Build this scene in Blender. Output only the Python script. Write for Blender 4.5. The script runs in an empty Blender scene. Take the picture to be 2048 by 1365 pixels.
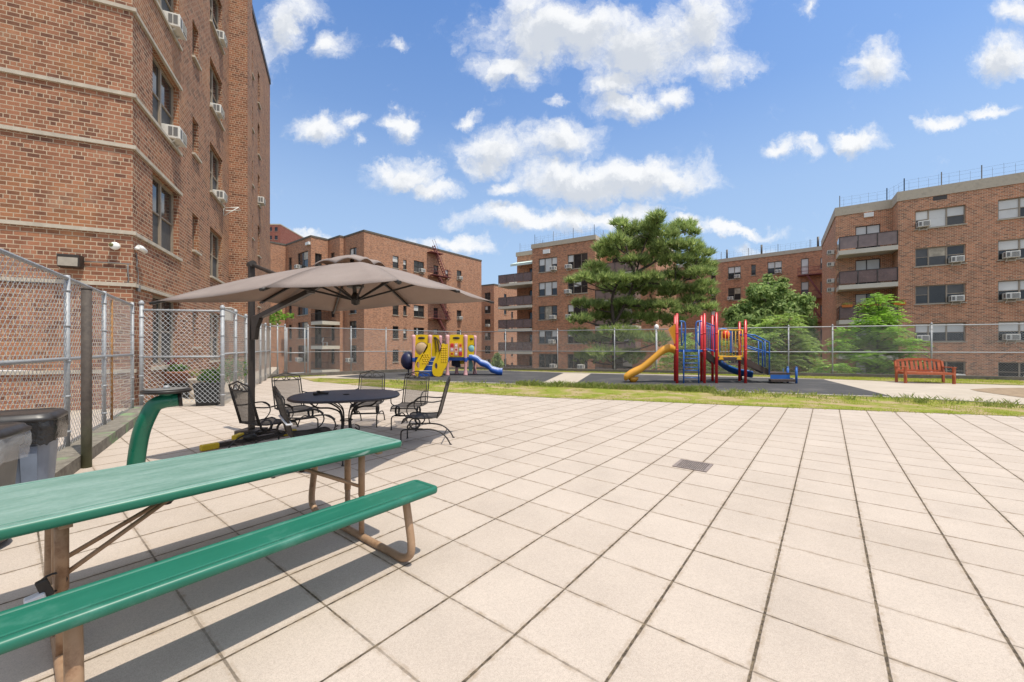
import bpy, math, random
from mathutils import Vector, Matrix
R = math.radians
random.seed(7)
scene = bpy.context.scene
COL = scene.collection
# ---------------------------------------------------------------- survey of the photograph
F, YH, H = 795.0, 696.0, 1.45           # focal length and horizon in photo pixels, eye height in metres
def at(px, py, Y):                       # the point seen at (px, py) standing Y metres away
    return Vector(((px - 1024) / F * Y, Y, H + (YH - py) / F * Y))
def g(px, py, z=0.0):                    # the point seen at (px, py) at height z
    Y = F * (H - z) / (py - YH)
    return Vector(((px - 1024) / F * Y, Y, z))
def V(*a): return Vector(a)
UA = R(51.56)
U2 = Vector((math.cos(UA), math.sin(UA), 0)); V2 = Vector((-math.sin(UA), math.cos(UA), 0))
# ---------------------------------------------------------------- mesh builder
class MB:
    def __init__(s): s.v = []; s.f = []; s.uv = {}; s.sm = []; s.mi = []; s.cur = 0
    def add(s, pts): n = len(s.v); s.v += [tuple(p) for p in pts]; return n
    def face(s, idx, smooth=False, uv=None):
        if uv: s.uv[len(s.f)] = uv
        s.f.append(tuple(idx)); s.sm.append(smooth); s.mi.append(s.cur)
    def quad(s, a, b, c, d, uv=None, n=None):
        pts = [a, b, c, d]
        if n is not None:
            nn = (Vector(b) - Vector(a)).cross(Vector(c) - Vector(a))
            if nn.dot(n) < 0:
                pts = pts[::-1]
                if uv: uv = uv[::-1]
        i = s.add(pts); s.face((i, i+1, i+2, i+3), uv=uv)
    def obox(s, c, ax, ay, az, sx, sy, sz):      # full sizes along unit axes
        c = Vector(c); ax = Vector(ax)*sx/2; ay = Vector(ay)*sy/2; az = Vector(az)*sz/2
        p = [c - ax - ay - az, c + ax - ay - az, c + ax + ay - az, c - ax + ay - az,
             c - ax - ay + az, c + ax - ay + az, c + ax + ay + az, c - ax + ay + az]
        i = s.add(p)
        q = [(0,3,2,1),(4,5,6,7),(0,1,5,4),(1,2,6,5),(2,3,7,6),(3,0,4,7)]
        if ax.cross(ay).dot(az) < 0: q = [x[::-1] for x in q]
        for x in q: s.face([i+k for k in x])
    def box(s, c, sx, sy, sz, rz=0.0):
        co, si = math.cos(rz), math.sin(rz)
        s.obox(c, (co, si, 0), (-si, co, 0), (0, 0, 1), sx, sy, sz)
    def bar(s, a, b, w, h, up=(0, 0, 1)):         # rectangular bar from a to b
        a = Vector(a); b = Vector(b); d = (b - a); L = d.length; d.normalize()
        up = Vector(up)
        if abs(d.dot(up)) > .98: up = Vector((0, 1, 0)) if abs(d.y) < .9 else Vector((1, 0, 0))
        x = d.cross(up).normalized(); y = x.cross(d)
        s.obox((a + b)/2, d, x, y, L, w, h)
    def tube(s, pts, r, n=8, closed=False, caps=True):
        pts = [Vector(p) for p in pts]
        N = len(pts); rs = r if isinstance(r, (list, tuple)) else [r]*N
        rings = []; ref = None
        for i in range(N):
            if closed: t = pts[(i+1) % N] - pts[i-1]
            else: t = pts[min(i+1, N-1)] - pts[max(i-1, 0)]
            if t.length < 1e-9: t = Vector((0, 0, 1))
            t.normalize()
            if ref is None:
                ref = Vector((0, 0, 1)) if abs(t.z) < .9 else Vector((1, 0, 0))
            ref = (ref - t*ref.dot(t))
            if ref.length < 1e-6: ref = t.orthogonal()
            ref.normalize(); b = t.cross(ref)
            rings.append(s.add([pts[i] + (ref*math.cos(2*math.pi*k/n) + b*math.sin(2*math.pi*k/n))*rs[i] for k in range(n)]))
        for i in range(N if closed else N-1):
            a, b2 = rings[i], rings[(i+1) % N]
            for k in range(n):
                k2 = (k+1) % n
                s.face((a+k, a+k2, b2+k2, b2+k), smooth=n > 4)
        if caps and not closed:
            s.face([rings[0]+k for k in range(n)][::-1]); s.face([rings[-1]+k for k in range(n)])
    def lathe(s, prof, n=16, c=(0, 0, 0), caps=True):
        rings = []
        for (r, z) in prof:
            rings.append(s.add([(c[0] + r*math.cos(2*math.pi*k/n), c[1] + r*math.sin(2*math.pi*k/n), c[2] + z) for k in range(n)]))
        for a, b in zip(rings, rings[1:]):
            for k in range(n):
                k2 = (k+1) % n; s.face((a+k, a+k2, b+k2, b+k), smooth=True)
        if caps:
            s.face([rings[0]+k for k in range(n)][::-1]); s.face([rings[-1]+k for k in range(n)])
    def prism(s, poly, o, ax, ay, th):            # polygon in the plane (o, ax, ay), thickness th along ax x ay
        ax = Vector(ax); ay = Vector(ay); nz = ax.cross(ay).normalized(); o = Vector(o)
        area = sum(poly[i-1][0]*poly[i][1] - poly[i][0]*poly[i-1][1] for i in range(len(poly)))
        if area < 0: poly = poly[::-1]
        n = len(poly)
        b = s.add([o + ax*x + ay*y for x, y in poly]); t = s.add([o + ax*x + ay*y + nz*th for x, y in poly])
        s.face([b+k for k in range(n)][::-1]); s.face([t+k for k in range(n)])
        for k in range(n):
            k2 = (k+1) % n; s.face((b+k, b+k2, t+k2, t+k))
    def loft(s, rings, closed=True, caps=True, smooth=True):   # rings: lists of points, same count
        ids = [s.add(r) for r in rings]; n = len(rings[0])
        for a, b in zip(ids, ids[1:]):
            for k in range(n if closed else n-1):
                k2 = (k+1) % n; s.face((a+k, a+k2, b+k2, b+k), smooth=smooth)
        if caps and closed:
            s.face([ids[0]+k for k in range(n)][::-1]); s.face([ids[-1]+k for k in range(n)])
    def ellipsoid(s, c, rx, ry, rz, nu=12, nv=8):
        rings = []
        for j in range(nv+1):
            th = math.pi*(j + .02)/(nv + .04)
            rings.append([(c[0] + rx*math.sin(th)*math.cos(2*math.pi*k/nu), c[1] + ry*math.sin(th)*math.sin(2*math.pi*k/nu), c[2] - rz*math.cos(th)) for k in range(nu)])
        s.loft(rings)
    def build(s, name, mats, parent=None, off=None, bevel=0, subsurf=0):
        me = bpy.data.meshes.new(name)
        v = s.v if off is None else [(p[0]-off[0], p[1]-off[1], p[2]-off[2]) for p in s.v]
        me.from_pydata(v, [], s.f)
        if not isinstance(mats, (list, tuple)): mats = [mats]
        for m in mats: me.materials.append(m)
        me.polygons.foreach_set('use_smooth', s.sm)
        me.polygons.foreach_set('material_index', s.mi)
        if s.uv:
            l = me.uv_layers.new(name='UVMap').data
            for fi, uvs in s.uv.items():
                st = me.polygons[fi].loop_start
                for k, q in enumerate(uvs): l[st+k].uv = q
        me.update()
        o = bpy.data.objects.new(name, me); COL.objects.link(o)
        if parent is not None: o.parent = parent
        if bevel:
            b = o.modifiers.new('bevel', 'BEVEL'); b.width = bevel; b.segments = 2; b.limit_method = 'ANGLE'; b.angle_limit = R(40)
        if subsurf:
            b = o.modifiers.new('sub', 'SUBSURF'); b.levels = b.render_levels = subsurf
        return o
def thing(name, label, cat, loc=(0, 0, 0), rz=0.0, group=None):
    o = bpy.data.objects.new(name, None); COL.objects.link(o)
    o.location = loc; o.rotation_euler = (0, 0, rz); o.empty_display_size = .2
    return tag(o, label, cat, group)
def tag(o, label=None, cat=None, group=None, kind=None):
    if label: o['label'] = label
    if cat: o['category'] = cat
    if group: o['group'] = group
    if kind: o['kind'] = kind
    return o
def dup(root, loc, rz, label, group=None):
    def cp(o, par):
        c = o.copy(); COL.objects.link(c)
        if par is not None: c.parent = par
        for ch in list(o.children): cp(ch, c)
        return c
    r = cp(root, None); r.location = loc; r.rotation_euler = (0, 0, rz); r['label'] = label
    if group: r['group'] = group
    return r
def arc(c, r, a0, a1, n, ax=(1, 0, 0), ay=(0, 0, 1)):
    c = Vector(c); ax = Vector(ax); ay = Vector(ay)
    return [c + ax*(r*math.cos(R(a0 + (a1-a0)*i/n))) + ay*(r*math.sin(R(a0 + (a1-a0)*i/n))) for i in range(n+1)]
def smooth(pts, n=6):                    # Catmull-Rom through the points
    P = [Vector(p) for p in pts]; P = [P[0]*2 - P[1]] + P + [P[-1]*2 - P[-2]]; out = []
    for i in range(1, len(P)-2):
        for k in range(n):
            t = k/n; a, b, c, d = P[i-1], P[i], P[i+1], P[i+2]
            out.append(.5*((2*b) + (c-a)*t + (2*a - 5*b + 4*c - d)*t*t + (3*b - a - 3*c + d)*t**3))
    out.append(P[-2]); return out
# ---------------------------------------------------------------- materials
class NT:
    def __init__(s, name):
        s.m = bpy.data.materials.new(name); s.m.use_nodes = True; s.t = s.m.node_tree
        s.b = s.t.nodes['Principled BSDF']; s.out = s.t.nodes['Material Output']
    def n(s, typ, **kw):
        nd = s.t.nodes.new(typ)
        for k, v in kw.items():
            if k in nd.inputs: nd.inputs[k].default_value = v
            else: setattr(nd, k, v)
        return nd
    def l(s, a, b): s.t.links.new(a, b)
    def math(s, op, a, b=None, c=None, clamp=False):
        nd = s.t.nodes.new('ShaderNodeMath'); nd.operation = op; nd.use_clamp = clamp
        for i, x in enumerate((a, b, c)):
            if x is None: continue
            if isinstance(x, (int, float)): nd.inputs[i].default_value = x
            else: s.l(x, nd.inputs[i])
        return nd.outputs[0]
    def mix(s, fac, a, b, blend='MIX'):
        nd = s.t.nodes.new('ShaderNodeMix'); nd.data_type = 'RGBA'; nd.blend_type = blend
        for i, x in ((0, fac), (6, a), (7, b)):
            if isinstance(x, (int, float)): nd.inputs[i].default_value = x
            elif isinstance(x, (tuple, list)): nd.inputs[i].default_value = (*x[:3], 1)
            else: s.l(x, nd.inputs[i])
        return nd.outputs[2]
    def ramp(s, fac, stops):
        nd = s.t.nodes.new('ShaderNodeValToRGB'); e = nd.color_ramp.elements
        while len(e) < len(stops): e.new(.5)
        for i, (p, c) in enumerate(stops):
            e[i].position = p; e[i].color = (*c, 1) if isinstance(c, (tuple, list)) else (c, c, c, 1)
        s.l(fac, nd.inputs[0]); return nd.outputs[0]
    def noise(s, scale, detail=4, rough=.55, vec=None, out=0):
        nd = s.n('ShaderNodeTexNoise'); nd.inputs['Scale'].default_value = scale; nd.inputs['Detail'].default_value = detail
        nd.inputs['Roughness'].default_value = rough
        if vec is not None: s.l(vec, nd.inputs['Vector'])
        return nd.outputs[out]
    def coord(s, which='Object'): return s.n('ShaderNodeTexCoord').outputs[which]
    def bump(s, h, strength=.3, dist=.01):
        nd = s.n('ShaderNodeBump'); nd.inputs['Strength'].default_value = strength; nd.inputs['Distance'].default_value = dist
        s.l(h, nd.inputs['Height']); s.l(nd.outputs[0], s.b.inputs['Normal'])
    def set(s, color=None, rough=None, metal=None, spec=None):
        for k, x in (('Base Color', color), ('Roughness', rough), ('Metallic', metal), ('Specular IOR Level', spec)):
            if x is None: continue
            if isinstance(x, (int, float)): s.b.inputs[k].default_value = x
            elif isinstance(x, (tuple, list)): s.b.inputs[k].default_value = (*x[:3], 1)
            else: s.l(x, s.b.inputs[k])
def mat(name, c, rough=.6, metal=0, var=.12, scale=6, bump=0, spec=None, dirt=None, dirt_amt=.0, dscale=3):
    t = NT(name); co = t.coord()
    nz = t.noise(scale, 5, .6, co)
    lo = tuple(x*(1-var) for x in c); hi = tuple(min(1, x*(1+var)) for x in c)
    col = t.ramp(nz, [(.3, lo), (.7, hi)])
    if dirt:
        d = t.ramp(t.noise(dscale, 8, .7, co), [(.5, 0.0), (.68, 1.0)])
        col = t.mix(t.math('MULTIPLY', d, dirt_amt), col, dirt)
    rr = t.math('ADD', t.math('MULTIPLY', t.noise(scale*2.3, 3, .5, co), .25), rough - .12)
    t.set(col, rr, metal, spec)
    if bump: t.bump(t.noise(scale*12, 4, .6, co), bump, .005)
    return t.m
def brick(name, c1, c2, dark, mortar, bw, bh, ms=.008, headers=False, stain=(.5, .32, .2), stain_amt=.25, pale=(.5, .42, .34), pale_amt=.1):
    t = NT(name); uv = t.coord('UV')
    def bt(w, off=.5):
        b = t.n('ShaderNodeTexBrick'); t.l(uv, b.inputs['Vector'])
        b.offset = off; b.inputs['Scale'].default_value = 1; b.inputs['Brick Width'].default_value = w
        b.inputs['Row Height'].default_value = bh; b.inputs['Mortar Size'].default_value = ms
        b.inputs['Mortar Smooth'].default_value = .3; b.inputs['Bias'].default_value = -.1
        b.inputs['Color1'].default_value = (0, 0, 0, 1); b.inputs['Color2'].default_value = (1, 1, 1, 1); b.inputs['Mortar'].default_value = (.5, .5, .5, 1)
        return b
    b = bt(bw); fac, tone = b.outputs['Fac'], b.outputs['Color']
    if headers:
        h = bt(bw/2); sp = t.n('ShaderNodeSeparateXYZ'); t.l(uv, sp.inputs[0])
        row = t.math('FLOOR', t.math('DIVIDE', sp.outputs[1], bh))
        sel = t.math('LESS_THAN', t.math('MODULO', row, 6), .5)
        fac = t.mix(sel, fac, h.outputs['Fac']); tone = t.mix(sel, tone, h.outputs['Color'])
    col = t.ramp(tone, [(0, dark), (.16, c1), (.7, c2), (1, tuple(x*1.15 for x in c2))])
    nz = t.noise(.55, 6, .65, uv)
    col = t.mix(t.math('MULTIPLY', t.ramp(nz, [(.5, 0.0), (.7, 1.0)]), stain_amt), col, stain)
    n2 = t.noise(1.3, 6, .7, uv)
    col = t.mix(t.math('MULTIPLY', t.ramp(n2, [(.55, 0.0), (.72, 1.0)]), pale_amt), col, pale)
    st_ = t.n('ShaderNodeMapping'); st_.inputs['Scale'].default_value = (2.2, .22, 1); t.l(uv, st_.inputs[0])
    sk = t.noise(1.0, 6, .65, st_.outputs[0])
    col = t.mix(t.math('MULTIPLY', t.ramp(sk, [(.52, 0.0), (.74, 1.0)]), .3), col, tuple(x*1.5 + .05 for x in c2))
    col = t.mix(t.math('MULTIPLY', t.ramp(sk, [(.28, 1.0), (.45, 0.0)]), .35), col, dark)
    fine = t.noise(60, 4, .7, uv)
    col = t.mix(.5, col, t.ramp(fine, [(.25, .55), (.75, 1.0)]), 'MULTIPLY')
    mo = t.mix(t.ramp(t.noise(2.5, 5, .6, uv), [(.35, 0.0), (.7, 1.0)]), mortar, tuple(x*.72 for x in mortar))
    col = t.mix(fac, col, mo)
    t.set(col, .88, 0, .25)
    hgt = t.math('SUBTRACT', t.math('MULTIPLY', fine, .25), fac)
    t.bump(hgt, .7, .008)
    return t.m
M = {}
M['brick_near'] = brick('brick_near', (0.25, 0.106, 0.061), (0.35, 0.153, 0.087), (0.165, 0.074, 0.048), (0.53, 0.405, 0.285), .212, .0985, .0105, True, stain=(0.600, 0.276, 0.114), stain_amt=.45, pale=(0.552, 0.432, 0.312), pale_amt=.22)
M['brick_west'] = brick('brick_west', (0.38, 0.162, 0.088), (0.52, 0.235, 0.128), (0.27, 0.12, 0.074), (0.528, 0.402, 0.300), .21, .08, .008, stain=(0.480, 0.240, 0.138), stain_amt=.3, pale_amt=.14)
M['brick_mid'] = brick('brick_mid', (0.44, 0.178, 0.10), (0.60, 0.258, 0.14), (0.29, 0.13, 0.08), (0.60, 0.47, 0.34), .21, .08, .008, stain=(0.408, 0.204, 0.114), stain_amt=.3)
M['brick_east'] = brick('brick_east', (0.44, 0.18, 0.10), (0.62, 0.265, 0.145), (0.29, 0.135, 0.085), (0.72, 0.58, 0.42), .25, .10, .012, stain=(0.168, 0.102, 0.072), stain_amt=.4)
M['brick_red'] = brick('brick_red', (0.264, 0.072, 0.054), (0.336, 0.102, 0.072), (0.204, 0.060, 0.048), (0.360, 0.204, 0.156), .25, .1, .01)
M['stone'] = mat('stone', (.46, .405, .325), .85, var=.14, scale=5, bump=.2, dirt=(.3, .27, .22), dirt_amt=.4)
M['coping'] = mat('coping', (.50, .43, .335), .85, var=.15, scale=3, dirt=(.2, .18, .15), dirt_amt=.5)
M['slab'] = mat('slab', (.60, .55, .46), .85, var=.1, scale=3, dirt=(.35, .31, .26), dirt_amt=.4)
M['frame'] = mat('frame', (.17, .13, .095), .5, var=.1, scale=8)
M['frame_dark'] = mat('frame_dark', (.055, .045, .04), .5, var=.1)
M['frame_tan'] = mat('frame_tan', (.30, .245, .185), .55, var=.1, scale=8)
def glass(name, c, rough=.06, var=.3, scale=.9):
    t = NT(name); co = t.coord()
    col = t.ramp(t.noise(scale, 3, .5, co), [(.35, tuple(x*(1-var) for x in c)), (.65, tuple(x*(1+var) for x in c))])
    t.set(col, rough, 0, .6); t.bump(t.noise(1.2, 2, .5, co), .04, .02)
    return t.m
M['glass'] = glass('glass', (.022, .024, .026))
M['glass_dim'] = glass('glass_dim', (.06, .055, .05))
M['glass_screen'] = mat('glass_screen', (.075, .072, .068), .7, var=.15, scale=4)
M['glass_blind'] = glass('glass_blind', (.62, .61, .58), .2, .08)
M['glass_curtain'] = glass('glass_curtain', (.40, .34, .25), .25, .25, 3)
M['ac_white'] = mat('ac_white', (.68, .66, .61), .5, var=.08, scale=7, dirt=(.4, .36, .3), dirt_amt=.35)
M['ac_grille'] = mat('ac_grille', (.16, .155, .15), .6)
M['galv'] = mat('galv', (.34, .35, .36), .6, .25, var=.15, scale=20)
M['wire'] = mat('wire', (.44, .44, .43), .6, .1, var=.1, scale=20)
M['wire_near'] = mat('wire_near', (.46, .47, .47), .5, .3, var=.15, scale=20)
M['rust_pole'] = mat('rust_pole', (.30, .15, .05), .8, 0, var=.4, scale=14)
M['black_metal'] = mat('black_metal', (.028, .024, .022), .45, .2, var=.25, scale=20)
M['iron'] = mat('iron', (.033, .029, .027), .5, .2, var=.3, scale=30)
M['bronze_pole'] = mat('bronze_pole', (.045, .036, .031), .45, .25, var=.15, scale=9)
M['fire_red'] = mat('fire_red', (.19, .055, .055), .7, var=.2)
M['white'] = mat('white', (.78, .77, .74), .5, var=.05)
M['awning_teal'] = mat('awning_teal', (.55, .66, .62), .8, var=.12)
M['railing'] = mat('railing', (.16, .095, .08), .25, var=.2, scale=1.5)
M['rail_grey'] = mat('rail_grey', (.24, .17, .15), .12, var=.2, scale=1.5)
# ---------------------------------------------------------------- camera, sun, sky
cam = bpy.data.cameras.new('camera'); camo = bpy.data.objects.new('camera', cam); COL.objects.link(camo)
camo.location = (0, 0, H); camo.rotation_euler = (R(90), 0, 0)
cam.sensor_width = 36; cam.lens = F/2048*36; cam.shift_y = (YH - 682.5)/2048; cam.clip_end = 3000; cam.clip_start = .05
scene.camera = camo
SUN = Vector((.30, -.22, 1)).normalized()
sl = bpy.data.lights.new('sun', 'SUN'); sl.energy = 3.35; sl.angle = R(.53); sl.color = (1, .925, .80)
so = bpy.data.objects.new('sun', sl); COL.objects.link(so); so.rotation_euler = (-SUN).to_track_quat('-Z', 'Y').to_euler(); so.location = (0, 0, 60)
w = bpy.data.worlds.new('World'); scene.world = w; w.use_nodes = True; wt = w.node_tree
bg = wt.nodes['Background']; bg.inputs['Strength'].default_value = .15
class WN(NT):
    def __init__(s): s.t = wt
W = WN()
sky = W.n('ShaderNodeTexSky'); sky.sky_type = 'NISHITA'; sky.sun_disc = False
sky.sun_elevation = math.asin(SUN.z); sky.sun_rotation = math.atan2(SUN.x, SUN.y); sky.altitude = 20; sky.air_density = 1.0; sky.dust_density = 3.2; sky.ozone_density = 4.5
dirv = W.coord('Generated')
sx = W.n('ShaderNodeSeparateXYZ'); W.l(dirv, sx.inputs[0])
den = W.math('MAXIMUM', sx.outputs[1], .05)
cu = W.math('DIVIDE', sx.outputs[0], den); cv = W.math('DIVIDE', sx.outputs[2], den)
cb = W.n('ShaderNodeCombineXYZ'); W.l(cu, cb.inputs[0]); W.l(cv, cb.inputs[1])
# cloud banks: a field of soft cores, ragged by noise; the field is read twice, the second time a little higher up,
# so that the parts lying under a thick bank go grey
CL = [(1130,70,210,75,1.1),(1010,140,80,42,1),(1280,90,150,85,1.1),(1400,50,90,80,1),(1230,160,80,50,.9),(1440,130,90,40,.8),(1060,20,90,40,.7),
      (1270,205,90,32,1.05),(1350,195,50,34,1),(655,95,50,40,.9),(560,60,50,80,.8),(520,100,40,60,.7),(640,255,62,36,1),(700,240,30,30,.8),(805,250,46,38,1.05),(940,240,32,20,.85),(718,283,20,12,.7),
      (815,345,85,40,1.05),(870,375,70,28,1),(770,330,45,26,.8),(1000,300,110,42,.95),(1130,275,95,46,.95),(960,320,60,26,.9),
      (1150,355,150,44,1.1),(1300,355,150,50,1.15),(1180,372,140,40,1.05),(1010,372,50,26,.9),(1060,437,160,28,1.05),(1200,432,150,28,1.0),
      (1755,130,62,52,1.0),(2010,110,75,50,1.05),(2030,20,60,36,1),(1555,300,42,28,1),(1610,300,36,20,.7),(1705,287,58,26,1),(1890,245,66,20,.9),(1980,230,75,20,.85),(1620,15,26,26,.7),
      (1470,455,120,18,1.0),(1390,455,80,16,.85),(900,490,110,22,.9),(620,470,90,16,.8),(1500,495,60,16,.5),(1120,195,36,20,.6),(790,95,40,14,.6),(600,20,70,50,.55)]
def group():
    gt_ = bpy.data.node_groups.new('cloud_field', 'ShaderNodeTree')
    gt_.interface.new_socket('Vector', in_out='INPUT', socket_type='NodeSocketVector'); gt_.interface.new_socket('Density', in_out='OUTPUT', socket_type='NodeSocketFloat')
    G = WN(); G.t = gt_; gi_ = gt_.nodes.new('NodeGroupInput'); go_ = gt_.nodes.new('NodeGroupOutput'); vin = gi_.outputs[0]
    def warp(vec, scale, amp):
        n_ = G.n('ShaderNodeTexNoise', Scale=scale, Detail=5.0, Roughness=.62); G.l(vec, n_.inputs['Vector'])
        a_ = G.n('ShaderNodeVectorMath'); a_.operation = 'SUBTRACT'; G.l(n_.outputs['Color'], a_.inputs[0]); a_.inputs[1].default_value = (.5, .5, .5)
        c_ = G.n('ShaderNodeVectorMath'); c_.operation = 'SCALE'; G.l(a_.outputs[0], c_.inputs[0]); c_.inputs['Scale'].default_value = amp
        d_ = G.n('ShaderNodeVectorMath'); d_.operation = 'ADD'; G.l(vec, d_.inputs[0]); G.l(c_.outputs[0], d_.inputs[1]); return d_.outputs[0]
    va = warp(warp(vin, 7.0, .15), 26.0, .035); tot = None
    for (px, py, rx, ry, k) in CL:
        u0, v0, ru, rv = (px-1024)/F, (YH-py)/F, rx*1.27/F, ry*1.27/F
        mp = G.n('ShaderNodeMapping'); mp.inputs['Location'].default_value = (-u0/ru, -v0/rv, 0); mp.inputs['Scale'].default_value = (1/ru, 1/rv, 0)
        G.l(va, mp.inputs['Vector']); gr = G.n('ShaderNodeTexGradient'); gr.gradient_type = 'SPHERICAL'; G.l(mp.outputs[0], gr.inputs[0])
        x = G.math('MULTIPLY', gr.outputs['Fac'], k); tot = x if tot is None else G.math('MAXIMUM', tot, x)
    n2 = G.noise(11, 6, .66, va)
    G.l(G.math('ADD', tot, G.math('MULTIPLY', G.math('SUBTRACT', n2, .5), 1.15)), go_.inputs[0]); return gt_
gt0 = group()
def field(vec):
    nd = W.t.nodes.new('ShaderNodeGroup'); nd.node_tree = gt0; W.l(vec, nd.inputs[0]); return nd.outputs[0]
dens = field(cb.outputs[0])
up = W.n('ShaderNodeVectorMath'); up.operation = 'ADD'; W.l(cb.outputs[0], up.inputs[0]); up.inputs[1].default_value = (.012, .035, 0)
dens_up = field(up.outputs[0])
mr = W.n('ShaderNodeMapRange'); mr.interpolation_type = 'SMOOTHSTEP'; W.l(dens, mr.inputs[0]); mr.inputs[1].default_value = .10; mr.inputs[2].default_value = .78
front = W.ramp(sx.outputs[1], [(.05, 0.0), (.2, 1.0)])
# broken cloud added over the unseen rest of the dome to whiten the fill light
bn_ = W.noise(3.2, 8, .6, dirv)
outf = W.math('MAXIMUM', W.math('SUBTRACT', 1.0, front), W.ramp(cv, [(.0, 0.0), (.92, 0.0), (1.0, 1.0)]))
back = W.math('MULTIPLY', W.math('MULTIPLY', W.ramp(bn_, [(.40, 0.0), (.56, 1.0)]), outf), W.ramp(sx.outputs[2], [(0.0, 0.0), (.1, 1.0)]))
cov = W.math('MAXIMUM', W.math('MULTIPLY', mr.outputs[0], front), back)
th = W.n('ShaderNodeMapRange'); th.interpolation_type = 'SMOOTHSTEP'; W.l(dens_up, th.inputs[0]); th.inputs[1].default_value = .30; th.inputs[2].default_value = .85
ccol = W.mix(W.math('MULTIPLY', th.outputs[0], .75), (4.75, 4.8, 4.85), (2.75, 3.0, 3.4))
hs = W.n('ShaderNodeHueSaturation'); hs.inputs['Saturation'].default_value = 1.15; hs.inputs['Value'].default_value = .95; W.l(sky.outputs[0], hs.inputs['Color'])
air = W.mix(1, hs.outputs[0], (.66, .9, 1.1), 'MULTIPLY')            # clear deep blue overhead, milky towards the horizon
milk = W.ramp(sx.outputs[2], [(0, .84), (.2, .72), (.33, .57), (.5, .24), (.66, 0.09)])
air = W.mix(milk, air, (2.55, 3.35, 4.35))
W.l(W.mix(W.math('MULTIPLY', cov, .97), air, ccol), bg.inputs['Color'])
scene.view_settings.view_transform = 'Standard'; scene.view_settings.look = 'None'; scene.view_settings.exposure = .46; scene.view_settings.gamma = 1
scene.cycles.max_bounces = 5; scene.cycles.transparent_max_bounces = 8; scene.cycles.use_adaptive_sampling = True
# ---------------------------------------------------------------- ground
def sheet(name, pts, m, z, extra=None):
    b = MB(); i = b.add([(p[0], p[1], z) for p in pts]); idx = list(range(i, i+len(pts)))
    a = sum(pts[k-1][0]*pts[k][1] - pts[k][0]*pts[k-1][1] for k in range(len(pts)))
    b.face(idx if a > 0 else idx[::-1])
    return tag(b.build(name, m), kind='structure')
def pv_mat():
    t = NT('paver'); co = t.coord(); S = .33297*H
    mp = t.n('ShaderNodeMapping'); mp.vector_type = 'TEXTURE'
    mp.inputs['Location'].default_value = (.738918*H, 1.228689*H, 0); mp.inputs['Rotation'].default_value = (0, 0, UA); mp.inputs['Scale'].default_value = (S, S, 1)
    t.l(co, mp.inputs['Vector'])
    wob = t.n('ShaderNodeTexNoise', Scale=9.0, Detail=5.0, Roughness=.7); t.l(co, wob.inputs['Vector'])
    sp = t.n('ShaderNodeSeparateXYZ'); t.l(mp.outputs[0], sp.inputs[0])
    def edge(v, wd, amp):
        f = t.math('FRACT', v); d = t.math('MINIMUM', f, t.math('SUBTRACT', 1.0, f))
        ww = t.math('MULTIPLY', t.math('ADD', t.math('MULTIPLY', wob.outputs[0], amp*2), 1-amp), wd)
        mr = t.n('ShaderNodeMapRange'); mr.interpolation_type = 'SMOOTHSTEP'
        t.l(d, mr.inputs[0]); t.l(t.math('MULTIPLY', ww, .55), mr.inputs[1]); t.l(t.math('MULTIPLY', ww, 1.25), mr.inputs[2]); mr.inputs[3].default_value = 1; mr.inputs[4].default_value = 0
        return mr.outputs[0]
    a = edge(sp.outputs[1], .0145, .9); c = edge(sp.outputs[0], .0115, .95)
    # the cross joints are partly filled with pale sand
    fill = t.ramp(t.noise(1.1, 5, .6, co), [(.38, .35), (.62, 1.0)])
    c = t.math('MULTIPLY', c, fill)
    j = t.math('MAXIMUM', a, c)
    cell = t.n('ShaderNodeTexWhiteNoise'); fl = t.n('ShaderNodeVectorMath'); fl.operation = 'FLOOR'; t.l(mp.outputs[0], fl.inputs[0]); t.l(fl.outputs[0], cell.inputs['Vector'])
    base = t.ramp(cell.outputs['Value'], [(0, (.452, .382, .322)), (.5, (.470, .399, .338)), (1, (.485, .413, .351))])
    blot = t.ramp(t.noise(1.6, 6, .6, co), [(.25, .90), (.45, .98), (.7, 1.05)])
    base = t.mix(1, base, blot, 'MULTIPLY')
    big_ = t.noise(.42, 7, .72, co); base = t.mix(t.ramp(big_, [(.30, .3), (.46, 0.0)]), base, (.35, .295, .24)); base = t.mix(t.ramp(big_, [(.56, 0.0), (.72, .5)]), base, (.50, .435, .37))
    gr = t.noise(210, 3, .8, co); gr2 = t.noise(70, 3, .7, co)
    base = t.mix(.75, base, t.ramp(gr, [(.3, .62), (.52, 1.0), (.75, 1.2)]), 'MULTIPLY')
    base = t.mix(.5, base, t.ramp(gr2, [(.3, .8), (.7, 1.1)]), 'MULTIPLY')
    spot = t.n('ShaderNodeTexVoronoi', Scale=1.7); t.l(co, spot.inputs['Vector'])
    sm = t.ramp(t.math('ADD', spot.outputs['Distance'], t.math('MULTIPLY', wob.outputs[0], .03)), [(.03, .5), (.055, 0.0)])
    base = t.mix(t.math('MULTIPLY', sm, .6), base, (.22, .15, .09))
    # grime hugging the joints
    near = t.math('MULTIPLY', t.math('MAXIMUM', edge(sp.outputs[1], .055, .9), edge(sp.outputs[0], .045, .9)), t.ramp(t.noise(14, 6, .7, co), [(.42, 0.0), (.7, .75)]))
    base = t.mix(near, base, (.27, .20, .135))
    jc = t.mix(t.ramp(t.noise(30, 4, .7, co), [(.4, 0.0), (.65, 1.0)]), (.055, .042, .03), (.19, .145, .095))
    col = t.mix(j, base, jc)
    t.set(col, .9, 0, .25)
    t.bump(t.math('SUBTRACT', t.math('MULTIPLY', gr, .18), t.math('MULTIPLY', j, 1.4)), .55, .008)
    return t.m
M['paver'] = pv_mat()
M['concrete'] = mat('concrete', (.42, .36, .29), .9, var=.1, scale=1.2, bump=.15, dirt=(.30, .24, .18), dirt_amt=.35, dscale=.8)
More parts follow.
